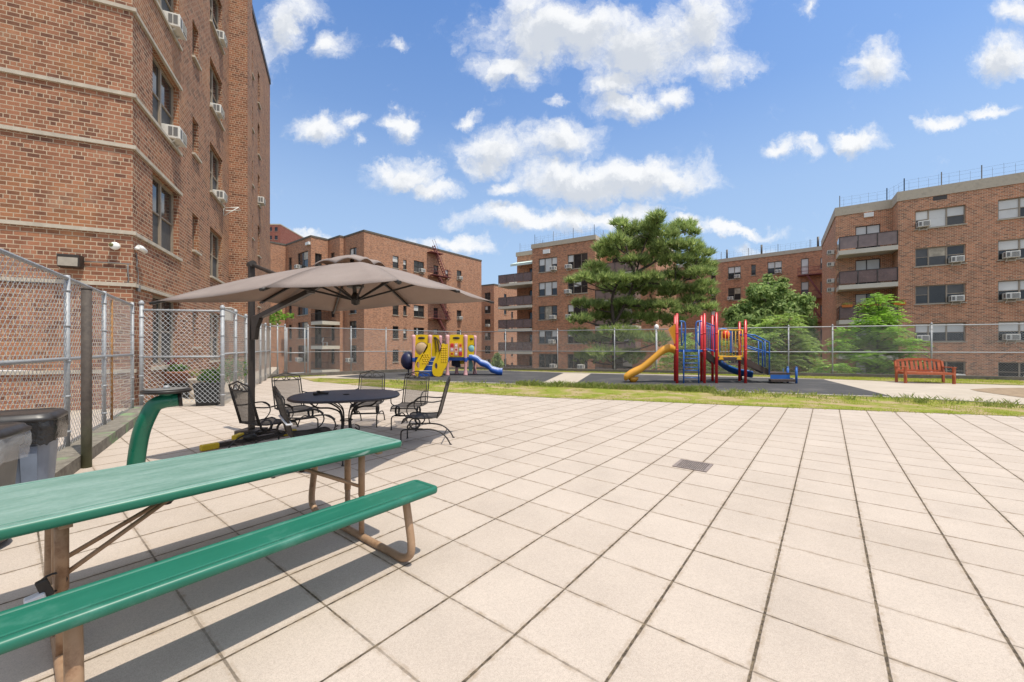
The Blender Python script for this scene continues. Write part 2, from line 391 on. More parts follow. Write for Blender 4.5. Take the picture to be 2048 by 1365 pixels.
M['rubber'] = mat('rubber', (.048, .046, .047), .9, var=.35, scale=60, bump=.5, dirt=(.125, .115, .105), dirt_amt=.6, dscale=.7)
M['kerb'] = mat('kerb', (.48, .43, .36), .9, var=.12, scale=4, bump=.2, dirt=(.3, .26, .2), dirt_amt=.5)
M['dark_curb'] = mat('dark_curb', (.13, .115, .095), .95, var=.25, scale=9, bump=.4, dirt=(.055, .05, .042), dirt_amt=.6)
def soil_mat():
    t = NT('lawn_soil'); co = t.coord()
    n = t.noise(1.1, 6, .62, co); f = t.noise(26, 4, .7, co)
    c = t.ramp(n, [(.42, (.22, .25, .04)), (.50, (.29, .27, .075)), (.56, (.37, .285, .15)), (.72, (.41, .32, .19))])
    t.set(t.mix(.7, c, t.ramp(f, [(.25, .5), (.7, 1.15)]), 'MULTIPLY'), .95, 0, .1); t.bump(f, .8, .02)
    return t.m
M['lawn_soil'] = soil_mat()
M['earth'] = mat('earth', (.12, .11, .075), .95, var=.3, scale=.5)
big = 1500
sheet('ground', [(-big, -big), (big, -big), (big, big), (-big, big)], M['earth'], -3.2)
# fence lines (seen in the photograph by their top rails)
FC = V(-3.45, 26.6, 0)                                  # back corner of the yard
FR = V(34.0, 13.6, 0)                                   # right end (outside the frame)
FL = V(-11.65, 19.15, 0)                                # left corner
P2 = g(445, 813); P1 = g(283, 816.5)                    # gate panel posts
dR = (FR - FC).normalized(); dL = (FL - FC).normalized(); nR = V(-dR.y, dR.x, 0)
# terrace slab
ter = MB()
pts = [(FC.x, FC.y + .25), (FR.x + .1, FR.y + .25), (34, -9), (-16, -9), (-26, 6), (-26, 30), (-17.6, 30), (-11.9, 19.3)]
ter.prism(pts, (0, 0, -3.15), (1, 0, 0), (0, 1, 0), 3.146)
tag(ter.build('terrace', M['concrete']), kind='structure')
PAV = [(690, 769), (870, 784), (1100, 796.5), (1235, 801), (1568, 816), (2048, 834)]
KRB = [(640, 757.5), (780, 760.5), (920, 766), (1142, 773.5), (1480, 786), (1801, 797), (2048, 811)]
pav = [g(*p) for p in PAV]; krb = [g(*p) for p in KRB]
pr = pav[-1] + (pav[-1]-pav[-2]).normalized()*14; kr = krb[-1] + (krb[-1]-krb[-2]).normalized()*14
tip = g(628, 764)
sheet('paving', [(pr.x, -8.5), (-9.0, -8.5), (-9.0, 8.6), P1[:2], P2[:2], g(538, 757)[:2], g(600, 759.5)[:2], tip[:2]] + [p[:2] for p in pav] + [pr[:2]], M['paver'], .004)
def strip(name, A, B, m, z):                             # sheet between two lines that run side by side
    def res(L, n=40):
        ls = [0]
        for a, c in zip(L, L[1:]): ls.append(ls[-1] + (c-a).length)
        out = []
        for i in range(n+1):
            t = ls[-1]*i/n
            for k in range(len(L)-1):
                if t <= ls[k+1] + 1e-9: out.append(L[k] + (L[k+1]-L[k])*((t-ls[k])/(ls[k+1]-ls[k]))); break
        return out
    A, B = res(A), res(B); b = MB()
    for i in range(len(A)-1): b.quad((A[i].x, A[i].y, z), (A[i+1].x, A[i+1].y, z), (B[i+1].x, B[i+1].y, z), (B[i].x, B[i].y, z), n=V(0, 0, 1))
    return tag(b.build(name, m), kind='structure')
strip('grass_verge', [tip] + pav + [pr], [g(600, 756)] + krb + [kr], M['lawn_soil'], .012)
def ribbon(name, pts, wd, z0, z1, m):
    b = MB(); n = len(pts); L = []; Rr = []
    for i, p in enumerate(pts):
        t = (pts[min(i+1, n-1)] - pts[max(i-1, 0)]).normalized(); s = V(-t.y, t.x, 0)*wd/2
        L.append(p + s); Rr.append(p - s)
    rings = [[(l.x, l.y, z0), (l.x, l.y, z1), (r.x, r.y, z1), (r.x, r.y, z0)] for l, r in zip(L, Rr)]
    b.loft(rings, smooth=False); return tag(b.build(name, m), kind='structure')
ribbon('kerb', krb + [kr], .11, -.05, .04, M['kerb'])
# rubber play surfaces
def onk(x):                                              # kerb line at photo column x
    for a, c in zip(KRB, KRB[1:]):
        if a[0] <= x <= c[0]: return a[1] + (c[1]-a[1])*(x-a[0])/(c[0]-a[0])
RUB1 = [(672, 754.0), (780, onk(780)-.5), (920, onk(920)-.6), (1074, onk(1074)-.7), (1127, 746.5), (985, 741.5), (822, 739.5)]
RUB2 = [(1182, 747.6), (1142, onk(1142)-.7), (1480, onk(1480)-.7), (1796, onk(1796)-.6), (1648, 759.6)]
sheet('play_surface', [g(*p)[:2] for p in RUB1], M['rubber'], .004)
sheet('play_surface', [g(*p)[:2] for p in RUB2], M['rubber'], .004)
# grass along the foot of the back fence
back = [FL + (FC-FL)*.02, FC, FR]
inn = [g(541, 757), g(650, 751.5), g(760, 741), g(825, 738.4), g(985, 740.6), g(1127, 744.8), g(1400, 750.5), g(1648, 758.2), g(1830, 765), g(2048, 771)]
def fence_at(px):
    for a, c in ((FL, FC), (FC, FR)):
        d = (c-a).normalized(); r = (px-1024)/F; t = (r*a.y - a.x)/(d.x - r*d.y)
        if -.5 <= t <= (c-a).length + .5: return a + d*t
strip('fence_verge', [fence_at(1024 + F*p.x/p.y) for p in inn], inn, M['lawn_soil'], .010)
ribbon('kerb', [g(825, 739.4), g(985, 741.4), g(1127, 746.2), g(1400, 752.5), g(1648, 759.4)], .09, -.05, .02, M['kerb'])
ribbon('fence_curb', [FL + dL*.1, FC + V(0, .05, 0), FR], .28, -.1, .17, M['dark_curb'])
# stained concrete and the dirt patch on the right
M['stain'] = mat('stain', (.26, .185, .115), .9, var=.3, scale=4, bump=.2)
sp = [g(1940, 779), g(1985, 776.5), g(2048, 776), g(2120, 777), g(2140, 792), g(2048, 796), g(1990, 788), g(1955, 783)]
sheet('dirt_patch', [p[:2] for p in sp], M['stain'], .003)
# ---------------------------------------------------------------- grass blades
def blade_mat(name, stops):
    t = NT(name); gi = t.n('ShaderNodeNewGeometry')
    c = t.ramp(gi.outputs['Random Per Island'], stops)
    t.set(c, .75, 0, .2)
    tr = t.n('ShaderNodeBsdfTranslucent'); t.l(c, tr.inputs[0]); mx = t.n('ShaderNodeMixShader'); mx.inputs[0].default_value = .45
    t.l(t.b.outputs[0], mx.inputs[1]); t.l(tr.outputs[0], mx.inputs[2]); t.l(mx.outputs[0], t.out.inputs[0]); return t.m
M['blade'] = blade_mat('blade', [(0, (.30, .36, .04)), (.45, (.40, .45, .06)), (.7, (.46, .45, .10)), (.88, (.24, .31, .04)), (1, (.55, .46, .25))])
M['weed'] = blade_mat('weed', [(0, (.17, .22, .045)), (.5, (.26, .32, .075)), (.8, (.36, .39, .11)), (1, (.45, .38, .2))])
from mathutils import noise as mn
def inside(p, poly):
    c = False
    for i in range(len(poly)):
        a, b = poly[i-1], poly[i]
        if (a[1] > p[1]) != (b[1] > p[1]) and p[0] < (b[0]-a[0])*(p[1]-a[1])/(b[1]-a[1]) + a[0]: c = not c
    return c
def blades(b, p, h, wd, n, spread):
    for _ in range(n):
        a = random.random()*6.283; q = random.random()*6.283; rr = spread*math.sqrt(random.random())
        x, y = p[0] + rr*math.cos(q), p[1] + rr*math.sin(q); hh = h*random.uniform(.5, 1.15); ln = hh*random.uniform(.3, 1.1)
        ca, sa = math.cos(a), math.sin(a); wx, wy = -sa*wd/2, ca*wd/2
        i = b.add([(x-wx, y-wy, 0), (x+wx, y+wy, 0), (x + ca*ln*.4 + wx*.7, y + sa*ln*.4 + wy*.7, hh*.6), (x + ca*ln, y + sa*ln, hh)])
        b.face((i, i+1, i+2, i+3))
vb = MB(); poly = [tip[:2]] + [p[:2] for p in pav] + [(pav[-1] + (pav[-1]-pav[-2]).normalized()*1.5)[:2], (krb[-1] + (krb[-1]-krb[-2]).normalized()*1.5)[:2]] + [p[:2] for p in krb[::-1]]
xs = [p[0] for p in poly]; ys = [p[1] for p in poly]; k = 0
def seg_d(p, L):
    best = 9
    for a, c in zip(L, L[1:]):
        a = Vector(a[:2]); c = Vector(c[:2]); q = Vector(p); t = max(0, min(1, (q-a).dot(c-a)/(c-a).length_squared)); best = min(best, (q - a - (c-a)*t).length)
    return best
pl2 = [p for p in pav] + [pr]; kl2 = [p for p in krb] + [kr]
while k < 9000:
    p = (random.uniform(min(xs), max(xs)), random.uniform(min(ys), max(ys)))
    if not inside(p, poly):
        if min(seg_d(p, pl2), seg_d(p, kl2)) > .10 or random.random() < .5: continue
    k += 1
    dp = seg_d(p, pl2); dk = seg_d(p, kl2)
    nz = mn.noise((p[0]*.8, p[1]*.8, 0)) + .35*mn.noise((p[0]*3, p[1]*3, 5))
    dn = nz + (.55 if dp < .45 else 0) + (.25 if dk < .5 else 0)
    if dn < .12: 
        if random.random() < .93: continue
    blades(vb, p, .045, .012, 5, .10)
tag(vb.build('grass', M['blade']), kind='stuff')
wb = MB()
for i in range(420):                                     # taller tufts along the kerb, densest in the middle
    px = random.gauss(1240, 150) if i < 260 else random.uniform(780, 2048)
    if not 700 < px < 2040: continue
    dens = 1 if 1030 < px < 1425 else .55
    base = g(px, onk(px) + random.uniform(-.3, 2.8 if dens == 1 else 9)); base.z = 0
    blades(wb, base, random.uniform(.12, .24)*(1 if dens == 1 else .75), .016, int(22*dens), .13)
tag(wb.build('weeds', M['weed']), kind='stuff')
fb = MB()
for i in range(9000):
    t = random.random(); px = random.uniform(541, 2048)
    for a, c in zip(inn, inn[1:]):
        pa, pc = 1024 + F*a.x/a.y, 1024 + F*c.x/c.y
        if pa <= px <= pc: q = a + (c-a)*((px-pa)/(pc-pa)); break
    # matching point on the fence line at the same column
    r = q.x/q.y; best = None
    for a, c in ((FL, FC), (FC, FR)):
        dd = c - a; den_ = dd.x - r*dd.y
        if abs(den_) > 1e-6:
            s = (r*a.y - a.x)/den_
            if -.05 <= s <= 1: best = a + dd*s
    if best is None or best.y < q.y: continue
    p = q + (best-q)*random.random()
    if mn.noise((p.x*.6, p.y*.6, 9)) < -.25 and random.random() < .8: continue
    blades(fb, p, .06, .018, 3, .12)
tag(fb.build('grass', M['blade']), kind='stuff')
# ---------------------------------------------------------------- buildings
ac = thing('air_conditioner', 'x', 'air conditioner'); AC0 = [ac]
b = MB(); b.box((0, .06, .2), .62, .56, .40); acb = b.build('body', M['ac_white'], ac, bevel=.015)
b = MB(); b.box((-.11, .345, .2), .30, .016, .30); b.box((.2, .345, .2), .13, .014, .26)
for s_ in (-1, 1): b.box((s_*.312, .23, .21), .012, .11, .27); b.box((s_*.312, .10, .21), .012, .10, .27)
b.build('grille', M['ac_grille'], ac)
b = MB()
for k in range(7): b.box((-.11, .356, .075 + k*.042), .30, .01, .012)
b.build('louvre', M['ac_white'], ac)
b = MB(); b.bar((-.2, .2, 0), (-.2, -.06, -.22), .03, .03); b.bar((.2, .2, 0), (.2, -.06, -.22), .03, .03); b.bar((-.2, .0, -.17), (.2, .0, -.17), .03, .03); b.build('bracket', M['ac_white'], ac)
def put_ac(P, n, label, scale=1.0):
    rz = math.atan2(-n.x, n.y)
    if AC0: o = AC0.pop(); o.location = P; o.rotation_euler = (0, 0, rz); o['label'] = label; put_ac.o = o
    else: o = dup(put_ac.o, P, rz, label)
    o['group'] = 'window air conditioners'; o.scale = (scale,)*3
    return o
class Edge: pass
class Bld:
    def __init__(s, name, label, cat, pts, z0, z1, m, depth=.16, origin=None):
        s.pts = [V(p[0], p[1], 0) for p in pts]; n = len(s.pts)
        a = sum(s.pts[i-1].x*s.pts[i].y - s.pts[i].x*s.pts[i-1].y for i in range(n))
        s.sign = 1 if a > 0 else -1
        s.z0, s.z1, s.m, s.depth = z0, z1, m, depth
        c = sum(s.pts, V(0, 0, 0))/n; s.off = V(c.x, c.y, z0)
        s.root = thing(name, label, cat, s.off)
        s.ops = {}
    def e(s, i):
        e = Edge(); e.P = s.pts[i]; q = s.pts[(i+1) % len(s.pts)]; e.d = (q - e.P); e.L = e.d.length; e.d = e.d/e.L
        e.n = V(e.d.y, -e.d.x, 0)*s.sign; e.i = i
        def so(px): r = (px-1024)/F; return (r*e.P.y - e.P.x)/(e.d.x - r*e.d.y)
        def zo(px, py): y = e.P.y + so(px)*e.d.y; return H + (YH-py)/F*y
        e.s = so; e.z = zo; e.at = lambda t, z, o=0: e.P + e.d*t + e.n*o + V(0, 0, z)
        return e
    def open(s, e, s0, s1, za, zb):
        if s0 > s1: s0, s1 = s1, s0
        s.ops.setdefault(e.i, []).append((s0, s1, za, zb)); return s0, s1
    def part(s, b, name, m, parent=None, **kw): return b.build(name, m, parent or s.root, off=s.off, **kw)
    def window(s, e, s0, s1, za, zb, cols=(.5,), rail=.5, panes=None, fm='frame', sill=True, fw=.055, name='window'):
        s0, s1 = s.open(e, s0, s1, za, zb); w, h = s1-s0, zb-za
        dep = -s.depth + .03; b = MB()
        X, N, Z = e.d, e.n, V(0, 0, 1)
        def fr(a0, a1, c0, c1, o=0, t=.06): b.obox(e.at((a0+a1)/2, (c0+c1)/2, dep + o), X, N, Z, a1-a0, t, c1-c0)
        fr(s0, s0+fw, za, zb); fr(s1-fw, s1, za, zb); fr(s0+fw, s1-fw, zb-fw, zb); fr(s0+fw, s1-fw, za, za+fw)
        xs = [s0+fw] + [s0 + w*c for c in cols] + [s1-fw]
        for c in cols: fr(s0 + w*c - fw*.6, s0 + w*c + fw*.6, za+fw, zb-fw, .004)
        rails = rail if isinstance(rail, (list, tuple)) else [rail]*(len(xs)-1)
        for k in range(len(xs)-1):
            if rails[k]: fr(xs[k] + (.6*fw if k else 0), xs[k+1] - (.6*fw if k < len(xs)-2 else 0), za + h*rails[k] - .02, za + h*rails[k] + .02, -.004, .05)
        o = s.part(b, name, M[fm])
        mats = []; g_ = MB()
        panes = panes or [('glass', 'glass')]*(len(xs)-1)
        for k in range(len(xs)-1):
            zs = [za+fw*.5, za + h*(rails[k] or .5), zb-fw*.5]
            for q in range(2):
                mk = panes[k][q]
                if mk not in mats: mats.append(mk)
                g_.cur = mats.index(mk)
                oo = dep - .012 - .008*q
                g_.quad(e.at(xs[k]-.01, zs[1-q], oo), e.at(xs[k+1]+.01, zs[1-q], oo), e.at(xs[k+1]+.01, zs[2-q], oo), e.at(xs[k]-.01, zs[2-q], oo), n=e.n)
        s.part(g_, 'pane', [M[k] for k in mats], o)
        if sill:
            b = MB(); b.obox(e.at((s0+s1)/2, za - .035, -s.depth/2 + .045), X, N, Z, w + .12, s.depth + .09, .07); s.part(b, 'sill', M['stone'], o)
        return o
    def finish(s, coping='coping', ch=.30, cw=.35, proud=.05, roof=True, skip=()):
        b = MB(); n = len(s.pts)
        for i in range(n):
            e = s.e(i); ops = s.ops.get(i, [])
            S = sorted({0.0, e.L} | {max(0, min(e.L, x)) for o in ops for x in o[:2]}); Z = sorted({s.z0, s.z1} | {max(s.z0, min(s.z1, x)) for o in ops for x in o[2:]})
            for a0, a1 in zip(S, S[1:]):
                for c0, c1 in zip(Z, Z[1:]):
                    if a1-a0 < 1e-6 or c1-c0 < 1e-6: continue
                    mx, mz = (a0+a1)/2, (c0+c1)/2
                    if any(o[0] < mx < o[1] and o[2] < mz < o[3] for o in ops): continue
                    b.quad(e.at(a0, c0), e.at(a1, c0), e.at(a1, c1), e.at(a0, c1), [(a0+i*7, c0), (a1+i*7, c0), (a1+i*7, c1), (a0+i*7, c1)], n=e.n)
            for (a0, a1, c0, c1) in ops:
                D = -s.depth - .02; u = i*7
                for (p, q, nn, vert) in (((a0, c0), (a0, c1), e.d, 1), ((a1, c0), (a1, c1), -e.d, 1), ((a0, c0), (a1, c0), V(0, 0, 1), 0), ((a0, c1), (a1, c1), V(0, 0, -1), 0)):
                    uvs = [(p[0]+u, p[1]), (q[0]+u, q[1]), (q[0]+u + (D if vert else 0), q[1] + (0 if vert else D)), (p[0]+u + (D if vert else 0), p[1] + (0 if vert else D))]
                    b.quad(e.at(p[0], p[1]), e.at(q[0], q[1]), e.at(q[0], q[1], D), e.at(p[0], p[1], D), uvs, n=nn)
        s.wall = s.part(b, 'wall', s.m)
        if roof:
            P = s.pts if s.sign > 0 else s.pts[::-1]; n = len(P)
            b = MB(); i0 = b.add([(p.x, p.y, s.z1 - .02) for p in P]); b.face(range(i0, i0+n))
            s.roof = s.part(b, 'roof', M['dark_curb'])
            def offs(d):
                out = []
                for k in range(n):
                    a = (P[k]-P[k-1]).normalized(); c = (P[(k+1) % n]-P[k]).normalized()
                    na, nc = V(a.y, -a.x, 0), V(c.y, -c.x, 0); m_ = (na+nc).normalized(); out.append(P[k] + m_*(d/max(.3, m_.dot(na))))
                return out
            o1, o2 = offs(proud), offs(-cw); b = MB(); za, zb = s.z1 - ch*.4, s.z1 + ch*.6
            for k in range(n):
                j = (k+1) % n
                def q(p, z): return (p.x, p.y, z)
                b.quad(q(o1[k], za), q(o1[j], za), q(o1[j], zb), q(o1[k], zb)); b.quad(q(o1[k], zb), q(o1[j], zb), q(o2[j], zb), q(o2[k], zb))
                b.quad(q(o2[k], zb), q(o2[j], zb), q(o2[j], za), q(o2[k], za)); b.quad(q(o1[j], za), q(o1[k], za), q(o2[k], za), q(o2[j], za))
            s.part(b, 'coping', M[coping])
def ray_hit(px, P, d):
    r = (px-1024)/F; t = (r*P.y - P.x)/(d.x - r*d.y); return P + d*t
FLOOR = ['ground', 'second', 'third', 'fourth', 'fifth', 'sixth']
# ---- the near building on the left
dB = V(-.4047, .9145, 0); nB = V(.9145, .4047, 0); Cc = at(265, 0, 9.6); Cc.z = 0
t1 = (ray_hit(458, Cc, dB) - Cc).length; pier0 = Cc + dB*t1
rr = (495-1024)/F; wq = (rr*pier0.y - pier0.x)/(nB.x - rr*nB.y)
E0 = ray_hit(540, Cc, dB); e_end = (E0-Cc).length
pts = [Cc - nB*14, Cc, pier0, pier0 + nB*wq, pier0 + nB*wq + dB*1.15, pier0 + dB*1.15, E0, E0 - nB*14]
zr = H + (YH-165)/F*E0.y
L = Bld('brick_apartment_building', 'tall near brick apartment building with pale stone bands and tan framed windows', 'building', pts, -.2, zr, M['brick_near'], depth=.2)
eA, eB, eC = L.e(0), L.e(1), L.e(5)
SC = ('glass', 'glass_screen')
NS = .943; ST = 3.32
s0, s1 = eB.s(305), eB.s(358); q0, q1 = eB.s(420), eB.s(444.5); m0, m1 = eB.s(385), eB.s(397)
for k in range(6):
    top = ('glass_blind', 'glass_screen')
    pn = [[SC, SC], [SC, ('glass_dim', 'glass_screen')], [SC, SC], [top, SC], [SC, SC], [SC, SC]][k]
    L.window(eB, s0, s1, NS + ST*k, NS + ST*k + 1.97, panes=pn, sill=False, fm='frame_tan', fw=.07)
    L.window(eB, q0, q1, NS + ST*k, NS + ST*k + 1.94, panes=[SC, SC], fm='frame_tan', fw=.07)
    L.window(eB, m0, m1, NS + ST*k + .55, NS + ST*k + 1.82, cols=(), panes=[('glass_dim', 'glass')], fm='frame')
for (px0, px1, rows) in ((502.5, 506, [(99, 152), (211, 260), (320, 371), (431, 477), (540, 585)]), (515.5, 519.5, [(147, 211), (249, 313), (351, 412), (453, 513), (555, 614)])):
    for (ya, yb) in rows:
        c = (px0+px1)/2; L.window(eC, eC.s(px0), eC.s(px1), eC.z(c, yb), eC.z(c, ya), cols=(), panes=[SC], fm='frame')
L.finish(coping='frame_dark', ch=.35)
b = MB()
for k in range(6):
    for z in (NS + ST*k - .05, NS + ST*k + 1.97 + .05):
        b.obox(Cc - nB*6.98 + V(0, 0, z) - dB*.015, nB, dB, V(0, 0, 1), 14.04+.08, .07, .085)
        if z > 1.2: b.obox(Cc + dB*((s1+.12)/2+.02) + nB*.01 + V(0, 0, z), dB, nB, V(0, 0, 1), s1 + .08, .1, .085)
        else: b.obox(Cc + dB*((s0+s1)/2) + nB*.01 + V(0, 0, z), dB, nB, V(0, 0, 1), s1-s0 + .2, .1, .1)
L.part(b, 'stone_band', M['stone'])
# sunburnt downpipe and odd fittings on this building
for (k, col, txt, sc) in ((2, 'n', 'white air conditioner in the third-floor window nearest the building corner', 1.1), (3, 'n', 'white air conditioner in the fourth-floor window nearest the building corner', 1.1),
                     (4, 'q', 'white air conditioner at top of the second window column of the near brick building', 1), (3, 'q2', 'small white air conditioner half inside the middle window of the second column', 1), (2, 'q', 'white air conditioner with an empty folding bracket beside it on the near building', 1)):
    t = {'n': s0 + (s1-s0)*.73, 'q': q0 + (q1-q0)*.72, 'q2': q0 + (q1-q0)*.45}[col]
    put_ac(eB.at(t, NS + ST*k + .06, -.06), nB, txt, sc*.86)
put_ac(eC.at(eC.s(517.6), eC.z(517.5, 410) + .05, -.02), nB, 'white air conditioner far along the near brick building by its end corner', 1)
o = MB(); P = eB.at(q1 + .12, NS + ST*2 - .05, .02)
o.tube([P, P + nB*.55 + V(0, 0, .1), P + nB*.55 + dB*.4 + V(0, 0, .1), P + dB*.4, P], .018, 6); o.tube([P + V(0, 0, -.35), P + nB*.55 + V(0, 0, .1)], .018, 6); o.bar(P + V(0, 0, -.36), P + V(0, 0, .02), .02, .02)
L.part(o, 'bracket', M['ac_white'])
# wall lamp, cameras, conduits
nA = eA.n; aX = nB
def wall_A(px, py):                                      # point on face A at a photo pixel
    p = ray_hit(px, Cc, nB); return V(p.x, p.y, H + (YH-py)/F*p.y)
lp = wall_A(147, 523)
lt = thing('wall_lamp', 'grey box floodlight fixed to the brick wall above the chain link fence', 'wall lamp', lp, math.atan2(nB.y, nB.x))
b = MB(); b.prism([(0, .12), (-.22, .12), (-.20, -.16), (-.06, -.18), (0, -.1)], (-.19, 0, 0), (0, 1, 0), (0, 0, 1), .38); b.build('housing', M['bronze_pole'], lt, bevel=.01)
b = MB(); b.obox((0, -.214, -.02), (1, 0, 0), (0, .997, -.07), (0, .07, .997), .33, .012, .25); b.build('lens', mat('lamp_lens', (.33, .29, .235), .45), lt)
cp = wall_A(232, 493.5)
ct = thing('security_camera', 'pale dome camera with olive eye on the brick wall left of the corner', 'camera', cp, math.atan2(nB.y, nB.x), 'security cameras')
b = MB(); b.ellipsoid((0, -.07, 0), .125, .10, .115); b.build('housing', M['white'], ct)
b = MB(); b.ellipsoid((-.045, -.13, .012), .07, .06, .062); b.build('eye', mat('camera_eye', (.13, .125, .045), .2), ct); ct.scale = (.8,)*3
cp = eB.at(.10, eB.z(268, 497), 0)
ct = thing('security_camera', 'white bullet camera mounted right on the building corner', 'camera', cp, math.atan2(dB.y, dB.x), 'security cameras')
b = MB(); b.tube([(-.03, -.10, .05), (.08, -.14, .03), (.27, -.17, -.02)], [.075, .085, .075], 14); b.build('housing', M['white'], ct)
b = MB(); b.tube([(.255, -.168, -.016), (.29, -.175, -.026)], .062, 14); b.build('eye', M['black_metal'], ct)
b = MB(); b.tube([(0, 0, 0), (0, -.09, .02)], .05, 10); b.build('mount', M['white'], ct); ct.scale = (.78,)*3
b = MB(); oA = nA*.03; crn = Cc - dB*.03
def cA(px, py): return wall_A(px, py) + oA
b.tube([cA(163, 523), cA(263, 529)], .012, 6); b.tube([cA(257, 530), cA(257, 545), cA(259, 560), cA(253, 572)], .013, 6)
b.tube([cA(253, 572), cA(60, 565.5), cA(2, 562)], .014, 6)
tag(b.build('conduit', M['ac_grille']), 'thin grey conduit running from the wall lamp down to the stone band', 'conduit')
b = MB(); w2 = lambda s_, z_: eB.at(s_, z_, .03)
z5 = eB.z(268, 505)
b.tube(smooth([w2(.12, z5), w2(.16, z5-.2), w2(.14, z5-.35), w2(.22, z5-.5), w2(.2, z5-.8)], 4), .012, 6); b.box(w2(.2, z5-.86), .07, .07, .15)
tag(b.build('cable', M['ac_grille']), 'loose cable hanging below the white bullet camera to a small junction box', 'cable')
b = MB(); b.tube([cA(0, 742), cA(236, 747)], .02, 6)
tag(b.build('pipe', M['white']), 'thin white pipe running along the foot of the wall behind the fence', 'pipe')
# white vent box on the facade
vb_ = at(454, 628, pier0.y - .8); vt = thing('vent_box', 'white louvred vent box standing beside the brick pier above the mesh fence', 'vent', V(vb_.x, vb_.y, vb_.z-.25), math.atan2(dB.y, dB.x))
b = MB(); b.box((0, 0, .2), .5, .35, .5); b.build('body', M['ac_white'], vt, bevel=.02)
b = MB(); b.box((0, 0, .49), .58, .43, .06); b.build('lid', M['ac_white'], vt, bevel=.01)
# ---- west block (behind the umbrella)
WZ = -3.2
dW = V(.613, .790, 0); eW = V(-.790, .613, 0)
p790 = at(790, 0, 51); p790.z = 0
w0 = ray_hit(728, p790, dW); wR = ray_hit(963, p790, dW)
w1 = ray_hit(688, w0, eW); w2_ = ray_hit(679.5, w1, dW); w3 = ray_hit(656.6, w2_, eW); w4 = ray_hit(622, w3, dW); w5 = ray_hit(572, w4, eW); w6 = ray_hit(541, w5, dW)
w7 = w6 + eW*14
wz = H + (YH-462)/F*w0.y
gapa, gapb = ray_hit(855.5, w0, dW), ray_hit(858.5, w0, dW)
pts = [wR, w0, w1, w2_, w3, w4, w5, w6, w7, w7 + dW*40, wR + eW*16]
B = Bld('brick_apartment_building', 'low tan brick block with stepped corner and red fire escape beyond the umbrella', 'building', pts, WZ, wz, M['brick_west'])
eR = B.e(0); st = 46.9*51/F
zb0 = eR.z(1007*.2491+540, 440 + 388*.2491)
def zx(v): return 540 + v*.2491
G2, GS, BL, GD = ('glass', 'glass'), ('glass', 'glass_screen'), ('glass_blind', 'glass'), ('glass_dim', 'glass')
cols = [(985, 1032, (), 100), (1070, 1097, (), 80), (1155, 1237, (.5,), 98), (1313, 1350, (), 92), (1407, 1432, (), 78), (1500, 1537, (), 92)]
rnd = random.Random(3)
hst = {}
for ci, (a, c, cc, hh) in enumerate(cols):
    sa, sb = eR.s(zx(a)), eR.s(zx(c)); yc = eR.P.y + eR.d.y*(sa+sb)/2; h = hh*.2491/F*50
    for k in range(6):
        zs = zb0 - st*k - (.05 if ci in (1, 4) else 0) + (.1 if ci == 1 else 0)
        if zs < WZ + .2: continue
        ch = rnd.random(); pn = BL if ch < .3 else (GD if ch < .5 else (G2 if ch < .8 else GS))
        B.window(eR, sa, sb, zs, zs + h, cols=cc, panes=[pn] + ([rnd.choice([G2, GS, BL])] if cc else []), fm='frame_dark', fw=.07); hst[(ci, k)] = zs
nm = ['top', 'second from top', 'third from top', 'fourth from top', 'fifth from top']
put_ac(eR.at(eR.s(zx(1213)), hst[(2, 0)] + .06, .1), eR.n, 'white air conditioner in the wide top-floor window left of the red fire escape', 1.15)
put_ac(eR.at(eR.s(zx(1518)), hst[(5, 0)] + .06, .1), eR.n, 'white air conditioner in the top-floor window at the far end of the tan block', 1.1)
put_ac(eR.at(eR.s(zx(1518)), hst[(5, 2)] + .06, .1), eR.n, 'white air conditioner two floors below the roof at the far end of the tan block', 1.1)
# stepped faces
e0, e2, e3, e4, e5 = B.e(1), B.e(3), B.e(4), B.e(5), B.e(6)
for k in range(6):
    dz = st*k
    zz = zb0 - dz
    if zz < WZ + .2: continue
    pk = rnd.choice([G2, GS, BL])
    B.window(e0, e0.s(699), e0.s(713), zz, zz + 2.1, cols=(.5,), panes=[G2, pk], fm='frame_dark', fw=.07)
    B.window(e5 if False else B.e(5), B.e(5).s(577.5), B.e(5).s(583.5), zz, zz + 1.9, cols=(), panes=[GS], fm='frame_dark', fw=.06)
    B.window(B.e(5), B.e(5).s(595.5), B.e(5).s(616), zz + .0, zz + 2.1, cols=(.5,), panes=[('glass_curtain', 'glass'), G2], fm='frame_dark', fw=.07)
    B.window(B.e(3), B.e(3).s(661.5), B.e(3).s(669), zz - .3, zz + 1.95, cols=(), panes=[G2], fm='frame_dark', fw=.07, sill=False)
    B.window(B.e(4), B.e(4).s(630), B.e(4).s(643.5), zz - .75, zz + 1.75, cols=(.5,), panes=[GS, G2], fm='frame_dark', fw=.07, sill=False, name='balcony_door')
B.finish(ch=.22, cw=.3, coping='dark_curb')
Q = w4 + (w2_ - w3)
for k in range(5):
    zz = zb0 - st*k - .95
    if zz < WZ + .5: continue
    b = MB(); i = b.add([(p.x, p.y, zz - .42) for p in (w3, w2_, Q, w4)] + [(p.x, p.y, zz) for p in (w3, w2_, Q, w4)])
    for f in ((0, 1, 2, 3), (7, 6, 5, 4), (0, 4, 5, 1), (1, 5, 6, 2), (2, 6, 7, 3), (3, 7, 4, 0)): b.face([i+x for x in f])
    o = B.part(b, 'balcony', M['slab'])
    b = MB(); 
    for (p, q) in ((w2_, Q), (Q, w4)):
        n_ = int((q-p).length/.16)
        for z in (.08, 1.0): b.bar(p + V(0, 0, zz + z), q + V(0, 0, zz + z), .04, .04)
        for j in range(n_+1):
            c = p + (q-p)*(j/n_); b.bar(c + V(0, 0, zz), c + V(0, 0, zz + 1), .018, .018)
    B.part(b, 'railing', M['black_metal'], o)
